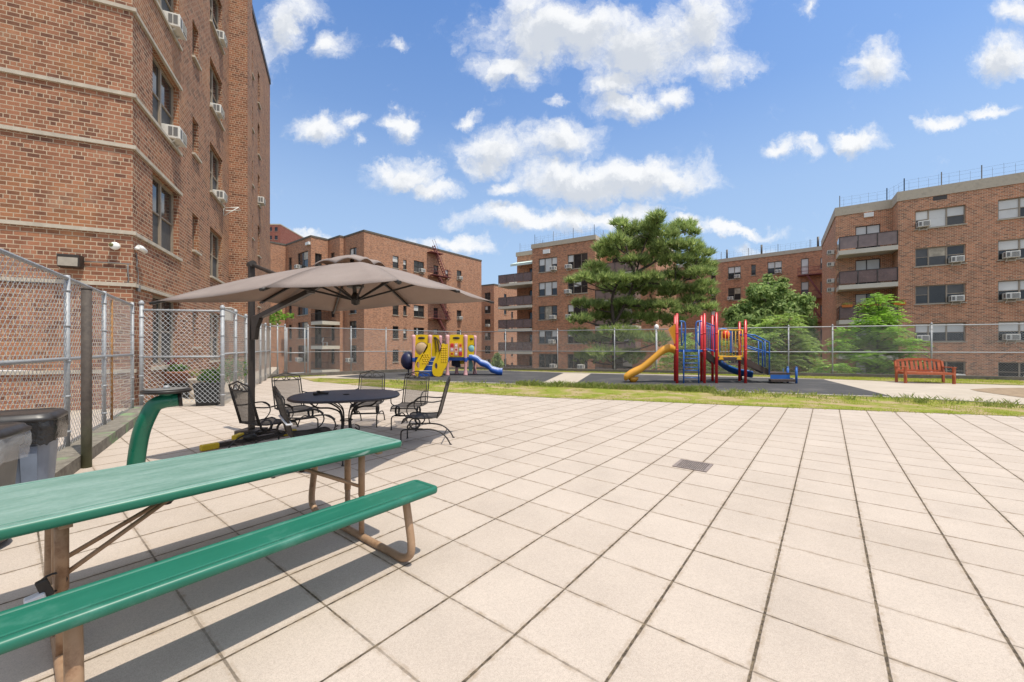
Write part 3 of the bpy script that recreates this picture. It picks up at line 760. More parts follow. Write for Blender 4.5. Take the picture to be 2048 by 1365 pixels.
put_ac(B.e(5).at(B.e(5).s(598.5), zb0 + .05, .1), B.e(5).n, 'white air conditioner in the top-floor window beside the corner balcony', 1.15)
put_ac(B.e(5).at(B.e(5).s(600.5), zb0 - st*4 + .05, .1), B.e(5).n, 'white air conditioner low down behind the mesh gate', 1.15)
put_ac(B.e(1).at(B.e(1).s(701), zb0 - st*4 + .05, .1), B.e(1).n, 'white air conditioner low behind the fence beside the tan block corner', 1.15)
o = thing('plastic_chair', 'white plastic chair on the corner balcony seen through the mesh', 'chair', (Q*.55 + w3*.45) + V(0, 0, zb0 - st*3 - .95), 2.2)
b = MB(); b.box((0, 0, .42), .5, .5, .04); b.build('seat', M['white'], o)
b = MB(); b.obox((0, .27, .72), (1, 0, 0), (0, .95, .3), (0, -.3, .95), .5, .04, .6); b.build('backrest', M['white'], o)
for sx_ in (-.22, .22):
    for sy_ in (-.22, .22): b = MB(); b.box((sx_, sy_, .2), .05, .05, .4); b.build('leg', M['white'], o)
# fire escape on the long face
fb0 = MB(); fe_n = eR.n
fa, fz = eR.s(893), eR.s(856)
fe = None
for k in range(5):
    zp = hst.get((3, k))
    if zp is None: break
    zp -= .12; b = MB()
    mid = (fa+fz)/2
    b.obox(eR.at(mid, zp, .55), eR.d, fe_n, V(0, 0, 1), fz-fa, 1.0, .06)
    for (o1, zz) in ((1.03, .5), (1.03, .95)): b.bar(eR.at(fa, zp+zz, o1), eR.at(fz, zp+zz, o1), .035, .035)
    for t in (fa, fz):
        for zz in (.5, .95): b.bar(eR.at(t, zp+zz, .05), eR.at(t, zp+zz, 1.03), .035, .035)
        b.bar(eR.at(t, zp-.5, .05), eR.at(t, zp, .9), .04, .04)
    n_ = int((fz-fa)/.22)
    for j in range(n_+1): t = fa + (fz-fa)*j/n_; b.bar(eR.at(t, zp, 1.03), eR.at(t, zp+.95, 1.03), .016, .016)
    if fe is None: fe = B.part(b, 'fire_escape', M['fire_red'])
    else: B.part(b, 'landing', M['fire_red'], fe)
    # stair from this landing down to the next
    b = MB(); ta, tb = fa + (fz-fa)*.65, fa + (fz-fa)*.05
    za, zc = zp, zp - st
    if k == 0: pass
    for o1 in (.5, .95):
        b.bar(eR.at(ta, za, o1), eR.at(tb, zc, o1), .05, .16); b.bar(eR.at(ta, za+.8, o1), eR.at(tb, zc+.8, o1), .03, .03)
    for j in range(12): t = (j+.5)/12; b.obox(eR.at(ta+(tb-ta)*t, za+(zc-za)*t, .72), eR.d, fe_n, V(0, 0, 1), .2, .45, .03)
    B.part(b, 'stair', M['fire_red'], fe)
b = MB(); ta, tb = fa + (fz-fa)*.9, fa + (fz-fa)*.25; zt = wz + .2; zp = hst[(3, 0)] - .12
for o1 in (.5, .95): b.bar(eR.at(ta, zt, o1), eR.at(tb, zp, o1), .05, .14); b.bar(eR.at(ta, zt+.8, o1), eR.at(tb, zp+.8, o1), .03, .03)
for j in range(13): t = (j+.5)/13; b.obox(eR.at(ta+(tb-ta)*t, zt+(zp-zt)*t, .72), eR.d, fe_n, V(0, 0, 1), .2, .45, .03)
B.part(b, 'ladder', M['fire_red'], fe)
b = MB(); b.obox(eR.at(fz - .9, wz - .75, .5), eR.d, fe_n, V(0, 0, 1), 2.2, 1.0, .07); B.part(b, 'landing', M['fire_red'], fe)
b = MB(); b.box(wR*0 + w4 + eW*.6 - dW*.12 + V(0, 0, zb0 + 2.9), .9, .25, .35, UA + math.pi/2); tag(b.build('floodlight', M['white']), 'white floodlight box high on the stepped tan block beside the balcony', 'floodlight')
# ---- small block in the gap
c988 = at(988, 0, 84); c988.z = 0
a1 = ray_hit(960, c988, V(-.84, .54, 0)); a2 = ray_hit(1040, c988, dW)
zc = H + (YH-569.5)/F*84
B2 = Bld('brick_apartment_building', 'narrow distant brick block in the gap between the two nearer blocks', 'building', [a1 + V(-.84, .54, 0)*8, c988, a2, a2 + V(-.84, .54, 0)*16], WZ, zc, M['brick_west'])
el, er = B2.e(0), B2.e(1); st2 = 26.9*84/F; zt = el.z(975, 440 + 645*.2491)
for k in range(6):
    z = zt - st2*k
    if z < WZ + .3: break
    B2.window(el, el.s(969.5), el.s(981), z, z + 1.6, panes=[BL, G2] if k % 2 else [G2, G2], fm='frame_dark', fw=.09)
    B2.window(er, er.s(1008), er.s(1013), z, z + 1.6, cols=(), panes=[G2], fm='frame_dark', fw=.09)
    B2.window(er, er.s(1022.5), er.s(1026), z - .7, z + .7, cols=(), panes=[G2], fm='frame_dark', fw=.09)
put_ac(el.at(el.s(976.5), zt - st2*2 + .05, .1), el.n, 'tiny white air conditioner on the narrow distant block in the gap', 1.2)
B2.finish(ch=.3, coping='dark_curb')
# far towers
def tower(px0, px1, Y, ytop, m, label, rows):
    p0, p1 = at(px0, 0, Y), at(px1, 0, Y+.3); p0.z = p1.z = 0; d = (p1-p0).normalized(); n_ = V(-d.y, d.x, 0)
    T = Bld('tower_block', label, 'building', [p0, p1, p1 + n_*20, p0 + n_*20], WZ, H + (YH-ytop)/F*Y, m)
    e = T.e(0)
    for k in range(rows):
        for j in range(3):
            z = T.z1 - 2.5 - 3.2*k; T.window(e, e.L*(.15+.28*j), e.L*(.15+.28*j) + e.L*.15, z, z + 1.5, cols=(), fm='frame_dark')
    T.finish(ch=.4); return T
tower(520, 561, 150, 449, M['brick_red'], 'dark red brick tower peeking out behind the near brick building', 3)
tower(1008, 1036, 190, 551, M['slab'], 'pale concrete tower far off in the gap beside the balconies', 6)
# ---- middle block with corner balconies
dM = V(.849, -.528, 0); bM = V(.528, .849, 0)
m0_ = at(1064.6, 0, 50.5); m0_.z = 0
mr_ = ray_hit(1190, m0_, dM); zM = H + (YH-495)/F*m0_.y
lw = m0_ + bM*2.6; lw0 = ray_hit(1034, lw, dM)
rw = mr_ + bM*2.6; rw1 = ray_hit(1312, rw, dM)
pts = [lw0, lw, m0_, mr_, rw, rw1, rw1 + bM*13, lw0 + bM*11]
B3 = Bld('brick_apartment_building', 'brick block with brown glass corner balconies and wide windows behind the pine', 'building', pts, WZ, zM, M['brick_mid'])
e = B3.e(2); stM = 47.4*50/F
y1 = (1064.6 + 13.2)
zs0 = e.z(1077, 420 + 478*.2637); hW = 104*.2637/F*e.P.y
xw = lambda v: 1000 + v*.2637
PW = [[('glass_blind', 'glass_dim'), ('glass_blind', 'glass_blind'), BL], [BL, ('glass_blind', 'glass_blind'), BL], [('glass_dim', 'glass'), ('glass_curtain', 'glass_curtain'), GD], [BL, ('glass_dim', 'glass'), BL], [G2, G2, G2]]
PX = [[BL, ('glass', 'glass'), GD], [G2, BL, G2], [BL, G2, GD], [BL, ('glass_dim', 'glass'), G2], [G2, G2, G2]]
for k in range(5):
    z = zs0 - stM*k
    if z < WZ + .2: continue
    B3.window(e, e.s(xw(293)), e.s(xw(434)), z, z + hW, cols=(.33, .7), rail=[.5, 0, .5], panes=PW[k], fm='frame', fw=.08)
    B3.window(e, e.s(xw(512)), e.s(xw(665)), z, z + hW, cols=(.3, .68), rail=[.5, 0, .5], panes=PX[k], fm='frame', fw=.08)
    lbl = ['top', 'fourth', 'third', 'second', 'lowest'][k]
    aw = {0: 410, 2: 407, 3: 400, 4: 410}.get(k)
    if aw: put_ac(e.at(e.s(xw(aw)), z + .05, .15), e.n, f'white air conditioner in the {lbl}-floor window just right of the stacked balconies', 1.15)
    ax_ = {0: 525, 1: 520, 2: 530, 4: 620}.get(k)
    if ax_: put_ac(e.at(e.s(xw(ax_)), z + .05, .15), e.n, f'white air conditioner in the {lbl}-floor window partly hidden by the pine', 1.15)
    ew = B3.e(0); B3.window(ew, ew.L - 1.9, ew.L - .25, z - .85, z + 1.3, panes=[G2, BL] if k != 2 else [G2, G2], fm='frame_dark', sill=False, name='balcony_door')
    er_ = B3.e(4); B3.window(er_, 1.2, 3.6, z - .85, z + 1.4, panes=[G2, BL], fm='frame_dark', sill=False, name='balcony_door')
    if er_.L > 9.6: B3.window(er_, 6.5, 9.5, z, z + 1.7, cols=(.33, .67), panes=[G2, BL, G2], fm='frame', fw=.08)
B3.finish(ch=.55, proud=.12)
def balcony(Bb, P, ux, uy, lx, ly, z, m='railing', side=True, th=.32, rh=1.05, flag=None):
    # slab of lx by ly from corner P (ux along the front, uy outwards)
    b = MB(); c = P + ux*lx/2 + uy*ly/2 + V(0, 0, z - th/2); b.obox(c, ux, uy, V(0, 0, 1), lx, ly, th)
    o = Bb.part(b, 'balcony', M['slab'])
    b = MB(); n_ = max(2, round(lx/1.25))
    for j in range(n_):
        w_ = lx/n_; c = P + ux*(w_*(j+.5)) + uy*(ly-.06) + V(0, 0, z + .12 + rh/2); b.obox(c, ux, uy, V(0, 0, 1), w_-.07, .03, rh)
    for t in ((0.03, 0), (lx-.03, 1)):
        b.obox(P + ux*t[0] + uy*(ly/2) + V(0, 0, z + .12 + rh/2), uy, ux, V(0, 0, 1), ly-.15, .03, rh)
    pn = Bb.part(b, 'railing', M[m], o)
    b = MB()
    for j in range(n_+1):
        c = P + ux*(.03 + (lx-.06)*j/n_) + uy*(ly-.025) + V(0, 0, z); b.bar(c, c + V(0, 0, .14 + rh), .05, .05)
    b.bar(P + uy*(ly-.025) + V(0, 0, z+.14+rh), P + ux*lx + uy*(ly-.025) + V(0, 0, z+.14+rh), .05, .04)
    Bb.part(b, 'rail_post', M['frame_dark'], pn)
    return o
for k in range(5):
    zf = zs0 - stM*k - .98
    if zf < WZ + .4: continue
    wl = (m0_ - (lw0 - bM*2.6)).length
    balcony(B3, lw0 - bM*0 - dM*1.3, dM, -bM, wl + 1.3, 2.72, zf)
    balcony(B3, rw + dM*.02, dM, -bM, 4.6, 2.6, zf, 'rail_grey')
# awning over the top left balcony
aw = MB(); pA = lw0 - dM*.12 - bM*.02 + V(0, 0, zs0 + 2.3)
ll = (lw - lw0).length + .1
q = [pA, pA + dM*ll, pA + dM*ll - bM*1.5 - V(0, 0, .5), pA - bM*1.5 - V(0, 0, .5)]
aw.quad(*q); aw.quad(*[x - V(0, 0, .05) for x in q][::-1]); f = [q[3], q[2], q[2] - V(0, 0, .3), q[3] - V(0, 0, .3)]; aw.quad(*f); aw.quad(*[x + bM*.03 for x in f][::-1])
B3.part(aw, 'awning', M['awning_teal'])
def roof_fence(Bb, pts, z, h=1.0, posts=2.6):
    b = MB()
    for p, q in zip(pts, pts[1:]):
        Lg = (q-p).length; n_ = max(1, round(Lg/posts))
        for j in range(n_+1):
            c = p + (q-p)*(j/n_) + V(0, 0, z); b.bar(c, c + V(0, 0, h), .045, .045)
        for zz in (.35, .7, .95): b.bar(p + V(0, 0, z+zz), q + V(0, 0, z+zz), .007, .007)
        for j in range(int(Lg/.55)):
            c = p + (q-p)*((j+.5)*.55/Lg) + V(0, 0, z); b.bar(c, c + V(0, 0, h*(.9 if j % 2 else .75)), .009, .009)
    Bb.part(b, 'roof_fence', M['ac_grille'])
ins = bM*.3
roof_fence(B3, [lw0 + ins + dM*.3, lw + ins, m0_ + ins + dM*.2, mr_ + ins - dM*.2, mr_ + bM*6], zM + .3, 1.35)
b = MB(); b.obox(e.at(e.s(1094), e.z(1094, 504), .12), e.d, e.n, V(0, 0, 1), .9, .25, .5); tag(b.build('floodlight', M['white']), 'white floodlight box under the cornice above the balcony block window', 'floodlight')
# ---- long block at the back right
dC = V(.768, -.641, 0); bC = V(.641, .768, 0)
c0 = at(1465, 0, 56); c0.z = 0
cl = ray_hit(1300, c0, dC); cr = ray_hit(1690, c0, dC); zC = H + (YH-520)/F*56
B4 = Bld('brick_apartment_building', 'long brick block with red fire escape behind the round green tree', 'building', [cl, cr, cr + bC*14, cl + bC*14], WZ, zC, M['brick_mid'])
e = B4.e(0); stC = 42.3*56/F; zs0c = e.z(1455, 420 + 530*.2636); x6 = lambda v: 1400 + v*.2636
for k in range(6):
    z = zs0c - stC*k
    if z < WZ + .2: continue
    B4.window(e, e.s(x6(212)), e.s(x6(310)), z, z + 1.75, panes=[[BL, BL], [GD, ('glass_curtain', 'glass')], [G2, BL], [G2, G2], [G2, G2], [G2, G2]][k], fm='frame', fw=.07)
    B4.window(e, e.s(x6(388)), e.s(x6(424)), z + .25, z + 1.7, cols=(), panes=[GD], fm='frame', fw=.07)
    B4.window(e, e.s(x6(512)), e.s(x6(622)), z + .1, z + 1.8, panes=[[BL, BL], [G2, BL], [BL, G2], [G2, G2], [G2, G2], [G2, G2]][k], fm='frame', fw=.07)
    B4.window(e, e.s(x6(765)), e.s(x6(825)), z - .3, z + 1.75, cols=(), panes=[('glass_blind', 'glass_blind') if k == 0 else BL if k == 1 else G2], fm='frame', fw=.08)
    B4.window(e, e.s(x6(912)), e.s(x6(952)), z + .2, z + 1.6, cols=(), panes=[BL if k == 0 else G2], fm='frame', fw=.08)
    B4.window(e, e.s(x6(82)), e.s(x6(120)), z, z + 1.7, cols=(), panes=[BL], fm='frame', fw=.08)
put_ac(e.at(e.s(x6(285)), zs0c + .05, .12), e.n, 'white air conditioner in the top-floor window between the pine and the round tree', 1.1)
put_ac(e.at(e.s(x6(595)), zs0c + .15, .12), e.n, 'white air conditioner in the top-floor window directly above the round tree', 1.1)
put_ac(e.at(e.s(x6(233)), zs0c - stC + .05, .12), e.n, 'white air conditioner in the window one floor below roof level between pine and round tree', 1.1)
B4.finish(ch=.5, proud=.1)
roof_fence(B4, [cl + bC*.3, cr + bC*.3], zC + .3, 1.1, 3.2)
b = MB()
for v_ in (195, 460, 893): p = e.at(e.s(x6(v_)), zC, -.8); b.tube([p, p + V(0, 0, 1.7)], .12, 8)
B4.part(b, 'vent_pipe', M['frame_dark'])
fe = None; fa, fz = e.s(x6(745)), e.s(x6(1000))
for k in range(5):
    zp = zs0c - stC*k - .5
    if zp < WZ + 1: break
    b = MB(); b.obox(e.at((fa+fz)/2, zp, .5), e.d, e.n, V(0, 0, 1), fz-fa, .95, .10)
    for zz in (.45, .9): b.bar(e.at(fa, zp+zz, .97), e.at(fz, zp+zz, .97), .04, .04)
    for t in (fa, fz): b.bar(e.at(t, zp+.9, .05), e.at(t, zp+.9, .97), .04, .04)
    for j in range(27): t = fa + (fz-fa)*j/26; b.bar(e.at(t, zp, .97), e.at(t, zp+.9, .97), .014, .014)
    if fe is None: fe = B4.part(b, 'fire_escape', M['fire_red'])
    else: B4.part(b, 'landing', M['fire_red'], fe)
    b = MB(); ta, tb = e.s(x6(815)), e.s(x6(935))
    for o1 in (.4, .85): b.bar(e.at(ta, zp, o1), e.at(tb, zp - stC, o1), .06, .18)
    for j in range(11): t = (j+.5)/11; b.obox(e.at(ta+(tb-ta)*t, zp - stC*t, .62), e.d, e.n, V(0, 0, 1), .2, .45, .03)
    B4.part(b, 'stair', M['fire_red'], fe)
# ---- right hand block
dD = V(.832, -.554, 0); bD = V(.554, .832, 0)
d0 = at(1796.5, 0, 31.6); d0.z = 0
dr = d0 + dD*17; dw = d0 + bD*1.85; dwl = ray_hit(1671.6, dw, dD)
zD = H + (YH-396)/F*d0.y
B5 = Bld('brick_apartment_building', 'closest right-hand brick block with stacked balconies and wide three-part windows', 'building', [dwl, dw, d0, dr, dr + bD*14, dwl + bD*13], WZ, zD, M['brick_east'], depth=.18)
e = B5.e(2); x7 = lambda v: 1640 + v*.3517
stD = 74.8*e.at(e.s(1830), 0).y/F; zs0d = e.z(1830, 320 + 397*.3517); hD = 104*.3517*e.at(e.s(1830), 0).y/F
PD = [[('glass_blind', 'glass_dim'), ('glass_blind', 'glass_blind'), ('glass_blind', 'glass_dim')], [('glass_dim', 'glass'), ('glass_curtain', 'glass_dim'), ('glass', 'glass')], [('glass_dim', 'glass'), ('glass', 'glass'), ('glass_dim', 'glass')], [BL, ('glass_blind', 'glass'), ('glass_blind', 'glass')], [G2, G2, G2], [G2, G2, G2]]
PE = [[('glass_blind', 'glass_blind'), BL, BL], [BL, BL, G2], [BL, ('glass_blind', 'glass'), G2], [BL, BL, G2], [G2, G2, G2], [G2, G2, G2]]
fl = ['top', 'second-from-top', 'third-from-top', 'fourth-from-top', 'lowest visible']
for k in range(6):
    z = zs0d - stD*k
    if z < WZ + .2: continue
    a0, a1_ = e.s(x7(541)), e.s(x7(829)); c0_, c1_ = e.s(x7(1012)), e.s(x7(1012)) + 2.9
    B5.window(e, a0, a1_, z, z + hD, cols=(.28, .64), rail=[.5, 0, .5], panes=PD[k], fm='frame_tan', fw=.07)
    B5.window(e, c0_, c1_, z, z + hD, cols=(.36, .7), rail=[.5, .5, .5], panes=PE[k], fm='frame_tan', fw=.07)
    ew = B5.e(0); lx_ = ew.L
    B5.window(ew, ew.s(1711), ew.s(1761), z - .95, z + 1.25, cols=(.46,), rail=.45, panes=[BL, BL] if k < 2 else [('glass_blind', 'glass'), G2], fm='frame_dark', sill=False, name='balcony_door')
    if k < 5:
        f = {0: .15, 1: .8, 2: .8, 3: .13, 4: .82}[k]
        put_ac(e.at(a0 + (a1_-a0)*f, z + .06, .16), e.n, f'white air conditioner in the {fl[k]} three-part window next to the balconies', 1.1)
        if k: put_ac(e.at(c0_ + (.55 if k < 4 else 1.55), z + .06, .16), e.n, f'white air conditioner in the {fl[k]} window at the far right edge of the view', 1.1)
B5.finish(ch=.75, proud=.07)
for k in range(5):
    zf = zs0d - stD*k - 1.05
    if zf < WZ + .4: continue
    balcony(B5, dwl + dD*.03, dD, -bD, (dw-dwl).length - .04, 1.9, zf, 'rail_grey' if k == 0 else 'railing', th=.36, rh=1.0)
inD = bD*.3
roof_fence(B5, [dwl + inD + dD*.3, dw + inD - dD*.3, d0 + inD + dD*.4, dr + inD], zD + .4, 1.15, 2.1)
b = MB(); e0_ = B5.e(0); b.obox(e0_.at(e0_.s(1737), e0_.z(1737, 431), .1), e0_.d, e0_.n, V(0, 0, 1), .62, .22, .36); tag(b.build('floodlight', M['white']), 'white floodlight box above the top balcony of the right-hand block', 'floodlight')
b = MB(); b.obox(e.at(e.s(1880), e.z(1880, 396), .003), e.d, e.n, V(0, 0, 1), .75, .02, .32); B5.part(b, 'vent_grille', M['frame_dark'])
# flower boxes on the third balcony
zf = zs0d - stD*2 - 1.05 + 1.12
for j, (t, cname, c) in enumerate(((.55, 'orange', (.55, .16, .03)), (1.45, 'dark red', (.22, .02, .035)), (2.3, 'pale orange', (.6, .22, .04)), (3.75, 'bright orange', (.62, .17, .02)))):
    p = dwl + dD*t - bD*1.98 + V(0, 0, zf - .08); o = thing('flower_box', f'{cname} flower box hung on the balcony railing above the leafy tree', 'flower box', p, math.atan2(dD.y, dD.x), 'flower boxes on the balcony railing')
    b = MB(); b.loft([[(-.32, -.07, 0), (.32, -.07, 0), (.32, .07, 0), (-.32, .07, 0)], [(-.38, -.1, .2), (.38, -.1, .2), (.38, .1, .2), (-.38, .1, .2)]], smooth=False); b.build('box', mat('flower_box_' + cname.replace(' ', '_'), c, .5), o)
    b = MB()
    for _ in range(60):
        x, y, z_ = random.uniform(-.35, .35), random.uniform(-.09, .09), random.uniform(.18, .36); a = random.random()*6.28
        b.quad((x, y, z_), (x+.05*math.cos(a), y+.05*math.sin(a), z_+.01), (x+.05*math.cos(a)+.01, y+.05*math.sin(a), z_+.07), (x, y, z_+.06))
    b.build('flowers', M['weed'], o)
# air conditioners down the side wall of the right-hand block
es = B5.e(5)
for py, nm_ in ((505, 'topmost'), (529, 'second'), (562, 'third'), (580, 'lowest')):
    p = dwl + bD*.7; put_ac(V(p.x, p.y, H + (YH-py-4)/F*p.y) - dD*.25, -dD, f'{nm_} of the four white air conditioners down the narrow side wall by the balconies', .9)
# ---------------------------------------------------------------- chain link fences
def mesh_wires(b, A, C, z0, z1, pitch, r, bulge=.004):
    d = (C-A); Lg = d.length; d.normalize(); n = V(-d.y, d.x, 0); hh = z1-z0
    k = -int(hh/pitch) - 1
    while k*pitch < Lg:
        for sgn in (1, -1):
            x0 = k*pitch; x1 = x0 + hh; za, zb = (z0, z1) if sgn > 0 else (z1, z0)
            ta, tb = max(0, -x0/hh), min(1, (Lg-x0)/hh)
            if tb - ta > .01:
                p = A + d*(x0 + hh*ta) + n*bulge*sgn; q = A + d*(x0 + hh*tb) + n*bulge*sgn
                p.z = za + (zb-za)*ta; q.z = za + (zb-za)*tb
                b.tube([p, q], r, 3, caps=False)
        k += 1
def post(h, r, cap=True):
    b = MB(); b.tube([(0, 0, -.05), (0, 0, h)], r, 12)
    if cap: b.lathe([(r*1.25, 0), (r*1.3, .03), (r*1.1, .07), (r*.4, .1)], 12, (0, 0, h-.01))
    return b
def fence(name, label, pts, z0, z1, posts, pitch=.115, r=.0029, mid=.5, pr=.032, rail_r=.024, bottom=False, ties=True, group='chain link fences', wire='wire', cap=True):
    root = thing(name, label, 'fence', (pts[0].x, pts[0].y, 0), 0, group); off = V(pts[0].x, pts[0].y, 0)
    b = MB()
    for A, C in zip(pts, pts[1:]): mesh_wires(b, A, C, z0, z1 + .03, pitch, r)
    b.build('chain_link', M[wire], root, off)
    for z, nm in ((z1, 'top_rail'), (z0 + (z1-z0)*mid, 'mid_rail')) + (((z0 + .03, 'bottom_rail'),) if bottom else ()):
        b = MB()
        for A, C in zip(pts, pts[1:]): b.tube([A + V(0, 0, z), C + V(0, 0, z)], rail_r, 8)
        b.build(nm, M['galv'], root, off)
    for p in posts:
        o = post(z1 + .04 if not isinstance(p, tuple) else p[1], pr, cap).build('post', M['galv'], root)
        q = p if not isinstance(p, tuple) else p[0]; o.location = (q.x - off.x, q.y - off.y, 0)
        if ties:
            b = MB()
            for k in range(5): b.lathe([(pr*1.15, 0), (pr*1.3, .015), (pr*1.15, .03)], 10, (0, 0, z0 + (z1-z0)*(.08 + .21*k)))
            t = b.build('band', M['galv'], o)
    return root
def on_line(px, A, C): p = ray_hit(px, A, (C-A).normalized()); p.z = 0; return p
ZB, ZT = .12, 2.5
sRp = [on_line(x, FC, FR) for x in (1011, 1115, 1229, 1312, 1396, 1490, 1577, 1665, 1863)] + [FC + (FR-FC)*.93]
fence('chain_link_fence', 'long grey chain link fence along the back kerb behind the two playsets', [FC, FR], ZB, ZT, [FC] + sRp, pitch=.105, r=.0021, mid=.47, group=None)
gA, gC = on_line(570, FL, FC), on_line(611, FL, FC)
fence('chain_link_fence', 'grey chain link fence from the gate to the yard corner before the stepped block', [gC + dL*-.0, FC], ZB, ZT, [on_line(616, FL, FC), on_line(702, FL, FC), on_line(772, FL, FC), on_line(834, FL, FC)], pitch=.105, r=.0021, mid=.47, group=None)
gt = fence('mesh_gate', 'closed chain link gate with square frame in the far left corner', [on_line(573.5, FL, FC), on_line(609.5, FL, FC)], .15, 2.42, [], pitch=.105, r=.0021, mid=.46, bottom=True, group=None, rail_r=.03); gt['category'] = 'gate'
off = on_line(573.5, FL, FC)
for px_ in (573.5, 609.5):
    p = on_line(px_, FL, FC) - off; b = MB(); b.tube([p + V(0, 0, .12), p + V(0, 0, 2.45)], .032, 8); b.build('frame', M['galv'], gt)
fence('chain_link_fence', 'short chain link panel between the gate and the building end corner', [FL, gA], ZB, ZT, [FL, on_line(555, FL, FC), gA], pitch=.105, r=.0021, mid=.47, group=None)
ep = [P2 + (FL-P2)*t for t in (.16, .33, .5, .66, .82)]
fence('chain_link_fence', 'receding chain link fence parallel to the near brick wall behind the umbrella pole', [P2, FL], .08, 2.42, [(P2, 2.42)] + ep, mid=.52, group=None, pr=.042)
fence('chain_link_fence', 'short chain link panel in front of the potted plants', [P1, P2], .1, 2.36, [(P1, 2.5)], mid=.5, group=None, pr=.042, r=.0042, wire='wire_near')
NF0, NF1 = V(-2.9, 1.0, 0), V(-8.12, 8.5, 0)
nd = (NF1-NF0).normalized()
def nf(px): return on_line(px, NF0, NF1)
A0 = NF0 - nd*2.0
nfr = fence('chain_link_fence', 'close chain link fence on a stained curb behind the trash bins', [A0, NF1], .16, 2.36, [nf(134), nf(208), (NF1, 2.42)], mid=.52, group=None, pr=.03, pitch=.105, wire='wire_near', cap=False)
b = MB(); p = nf(223); b.tube([(p.x, p.y, 0), (p.x, p.y, 2.3)], .02, 8); o = b.build('post', M['rust_pole'], nfr, V(A0.x, A0.y, 0)); o['label'] = 'rusty orange post'
t = NT('stained_curb'); co = t.coord(); nz = t.noise(2.2, 6, .65, co)
c = t.ramp(t.noise(9, 5, .7, co), [(.3, (.10, .088, .07)), (.7, (.24, .215, .175))]); c = t.mix(t.ramp(nz, [(.54, 0.0), (.64, .75)]), c, (.17, .30, .12)); t.set(c, .95); t.bump(t.noise(40, 4, .6, co), .4, .006); M['stained_curb'] = t.m
s_ = V(nd.y, -nd.x, 0)*.12
ribbon('curb', [A0 + s_, NF1 + nd*.1 + s_], .34, -.05, .16, M['stained_curb'])
ribbon('curb', [NF1 + nd*.12 + s_*.6, P1 + (P1-NF1)*-.02], .26, -.05, .07, M['dark_curb'])
# ---------------------------------------------------------------- steel pole
pp = g(173, 936)
b = MB(); b.tube([(0, 0, 0), (0, 0, .5), (0, 0, 2.16)], .048, 14); b.lathe([(.05, 0), (.052, .015), (.02, .03)], 14, (0, 0, 2.15))
t = NT('old_pole'); co = t.coord(); sz = t.n('ShaderNodeSeparateXYZ'); t.l(co, sz.inputs[0])
c = t.ramp(t.noise(16, 5, .7, co), [(.35, (.045, .034, .028)), (.7, (.085, .066, .052))])
lowf = t.math('SUBTRACT', t.math('ADD', sz.outputs[2], t.math('MULTIPLY', t.noise(9, 4, .6, co), .5)), .0)
c = t.mix(t.ramp(lowf, [(.25, .8), (.95, 0.0)]), c, (.10, .115, .055)); t.set(c, .75); t.bump(t.noise(50, 3, .6, co), .3, .004)
o = tag(b.build('steel_pole', t.m), 'dark weathered steel pole standing on the pavers before the near fence', 'pole'); o.location = pp
# ---------------------------------------------------------------- picnic table
t = NT('table_green'); co = t.coord(); sp_ = t.n('ShaderNodeMapping'); sp_.inputs['Scale'].default_value = (1.2, 7, 5); t.l(co, sp_.inputs[0])
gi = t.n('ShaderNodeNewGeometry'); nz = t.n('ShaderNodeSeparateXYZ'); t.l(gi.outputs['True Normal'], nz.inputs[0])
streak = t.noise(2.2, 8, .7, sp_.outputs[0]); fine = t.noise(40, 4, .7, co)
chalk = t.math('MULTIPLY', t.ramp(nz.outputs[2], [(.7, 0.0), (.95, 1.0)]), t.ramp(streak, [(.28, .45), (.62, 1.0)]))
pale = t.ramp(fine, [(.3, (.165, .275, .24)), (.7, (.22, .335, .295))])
sc = t.ramp(t.noise(5, 10, .75, sp_.outputs[0]), [(.30, 1.0), (.37, 0.0)])
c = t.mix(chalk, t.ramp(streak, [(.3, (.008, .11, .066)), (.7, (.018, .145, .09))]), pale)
c = t.mix(t.math('MULTIPLY', sc, .55), c, (.06, .23, .17))
sc_ = t.n('ShaderNodeMapping'); sc_.inputs['Scale'].default_value = (1.5, 38, 5); sc_.inputs['Rotation'].default_value = (0, 0, .5); t.l(co, sc_.inputs[0])
c = t.mix(t.ramp(t.noise(1.6, 3, .6, sc_.outputs[0]), [(.68, 0.0), (.72, .5)]), c, (.40, .50, .46)); c = t.mix(t.ramp(t.noise(7, 6, .75, co), [(.64, 0.0), (.72, .55)]), c, (.10, .17, .13))
t.set(c, .42, 0, .45); t.bump(streak, .12, .004); M['table_green'] = t.m
t = NT('bench_green'); co = t.coord(); sp_ = t.n('ShaderNodeMapping'); sp_.inputs['Scale'].default_value = (1.2, 7, 5); t.l(co, sp_.inputs[0])
streak = t.noise(2.2, 8, .7, sp_.outputs[0])
c = t.ramp(streak, [(.25, (.008, .105, .066)), (.6, (.014, .132, .086)), (.8, (.06, .19, .14))])
wp = t.n('ShaderNodeSeparateXYZ'); t.l(co, wp.inputs[0])
c = t.mix(t.math('MULTIPLY', t.ramp(wp.outputs[0], [(0, 0.0), (1, 0.0)]), 0), c, (.3, .45, .4))
wear = t.math('MULTIPLY', t.ramp(t.noise(4.5, 7, .7, co), [(.55, 0.0), (.72, .55)]), 1)
c = t.mix(wear, c, (.09, .235, .185)); t.set(c, .40, 0, .45); t.bump(streak, .1, .003); M['bench_green'] = t.m
M['tan_steel'] = mat('tan_steel', (.34, .215, .13), .5, .05, var=.14, scale=7, dirt=(.16, .075, .035), dirt_amt=.75, dscale=9)
ZTAB, ZBEN = .76, .50
fc = g(809, 881, ZTAB); LT, WT = 1.93, .765
pt = thing('picnic_table', 'green plastic picnic table with attached bench on tan steel legs', 'picnic table', (fc.x, fc.y, 0), UA)
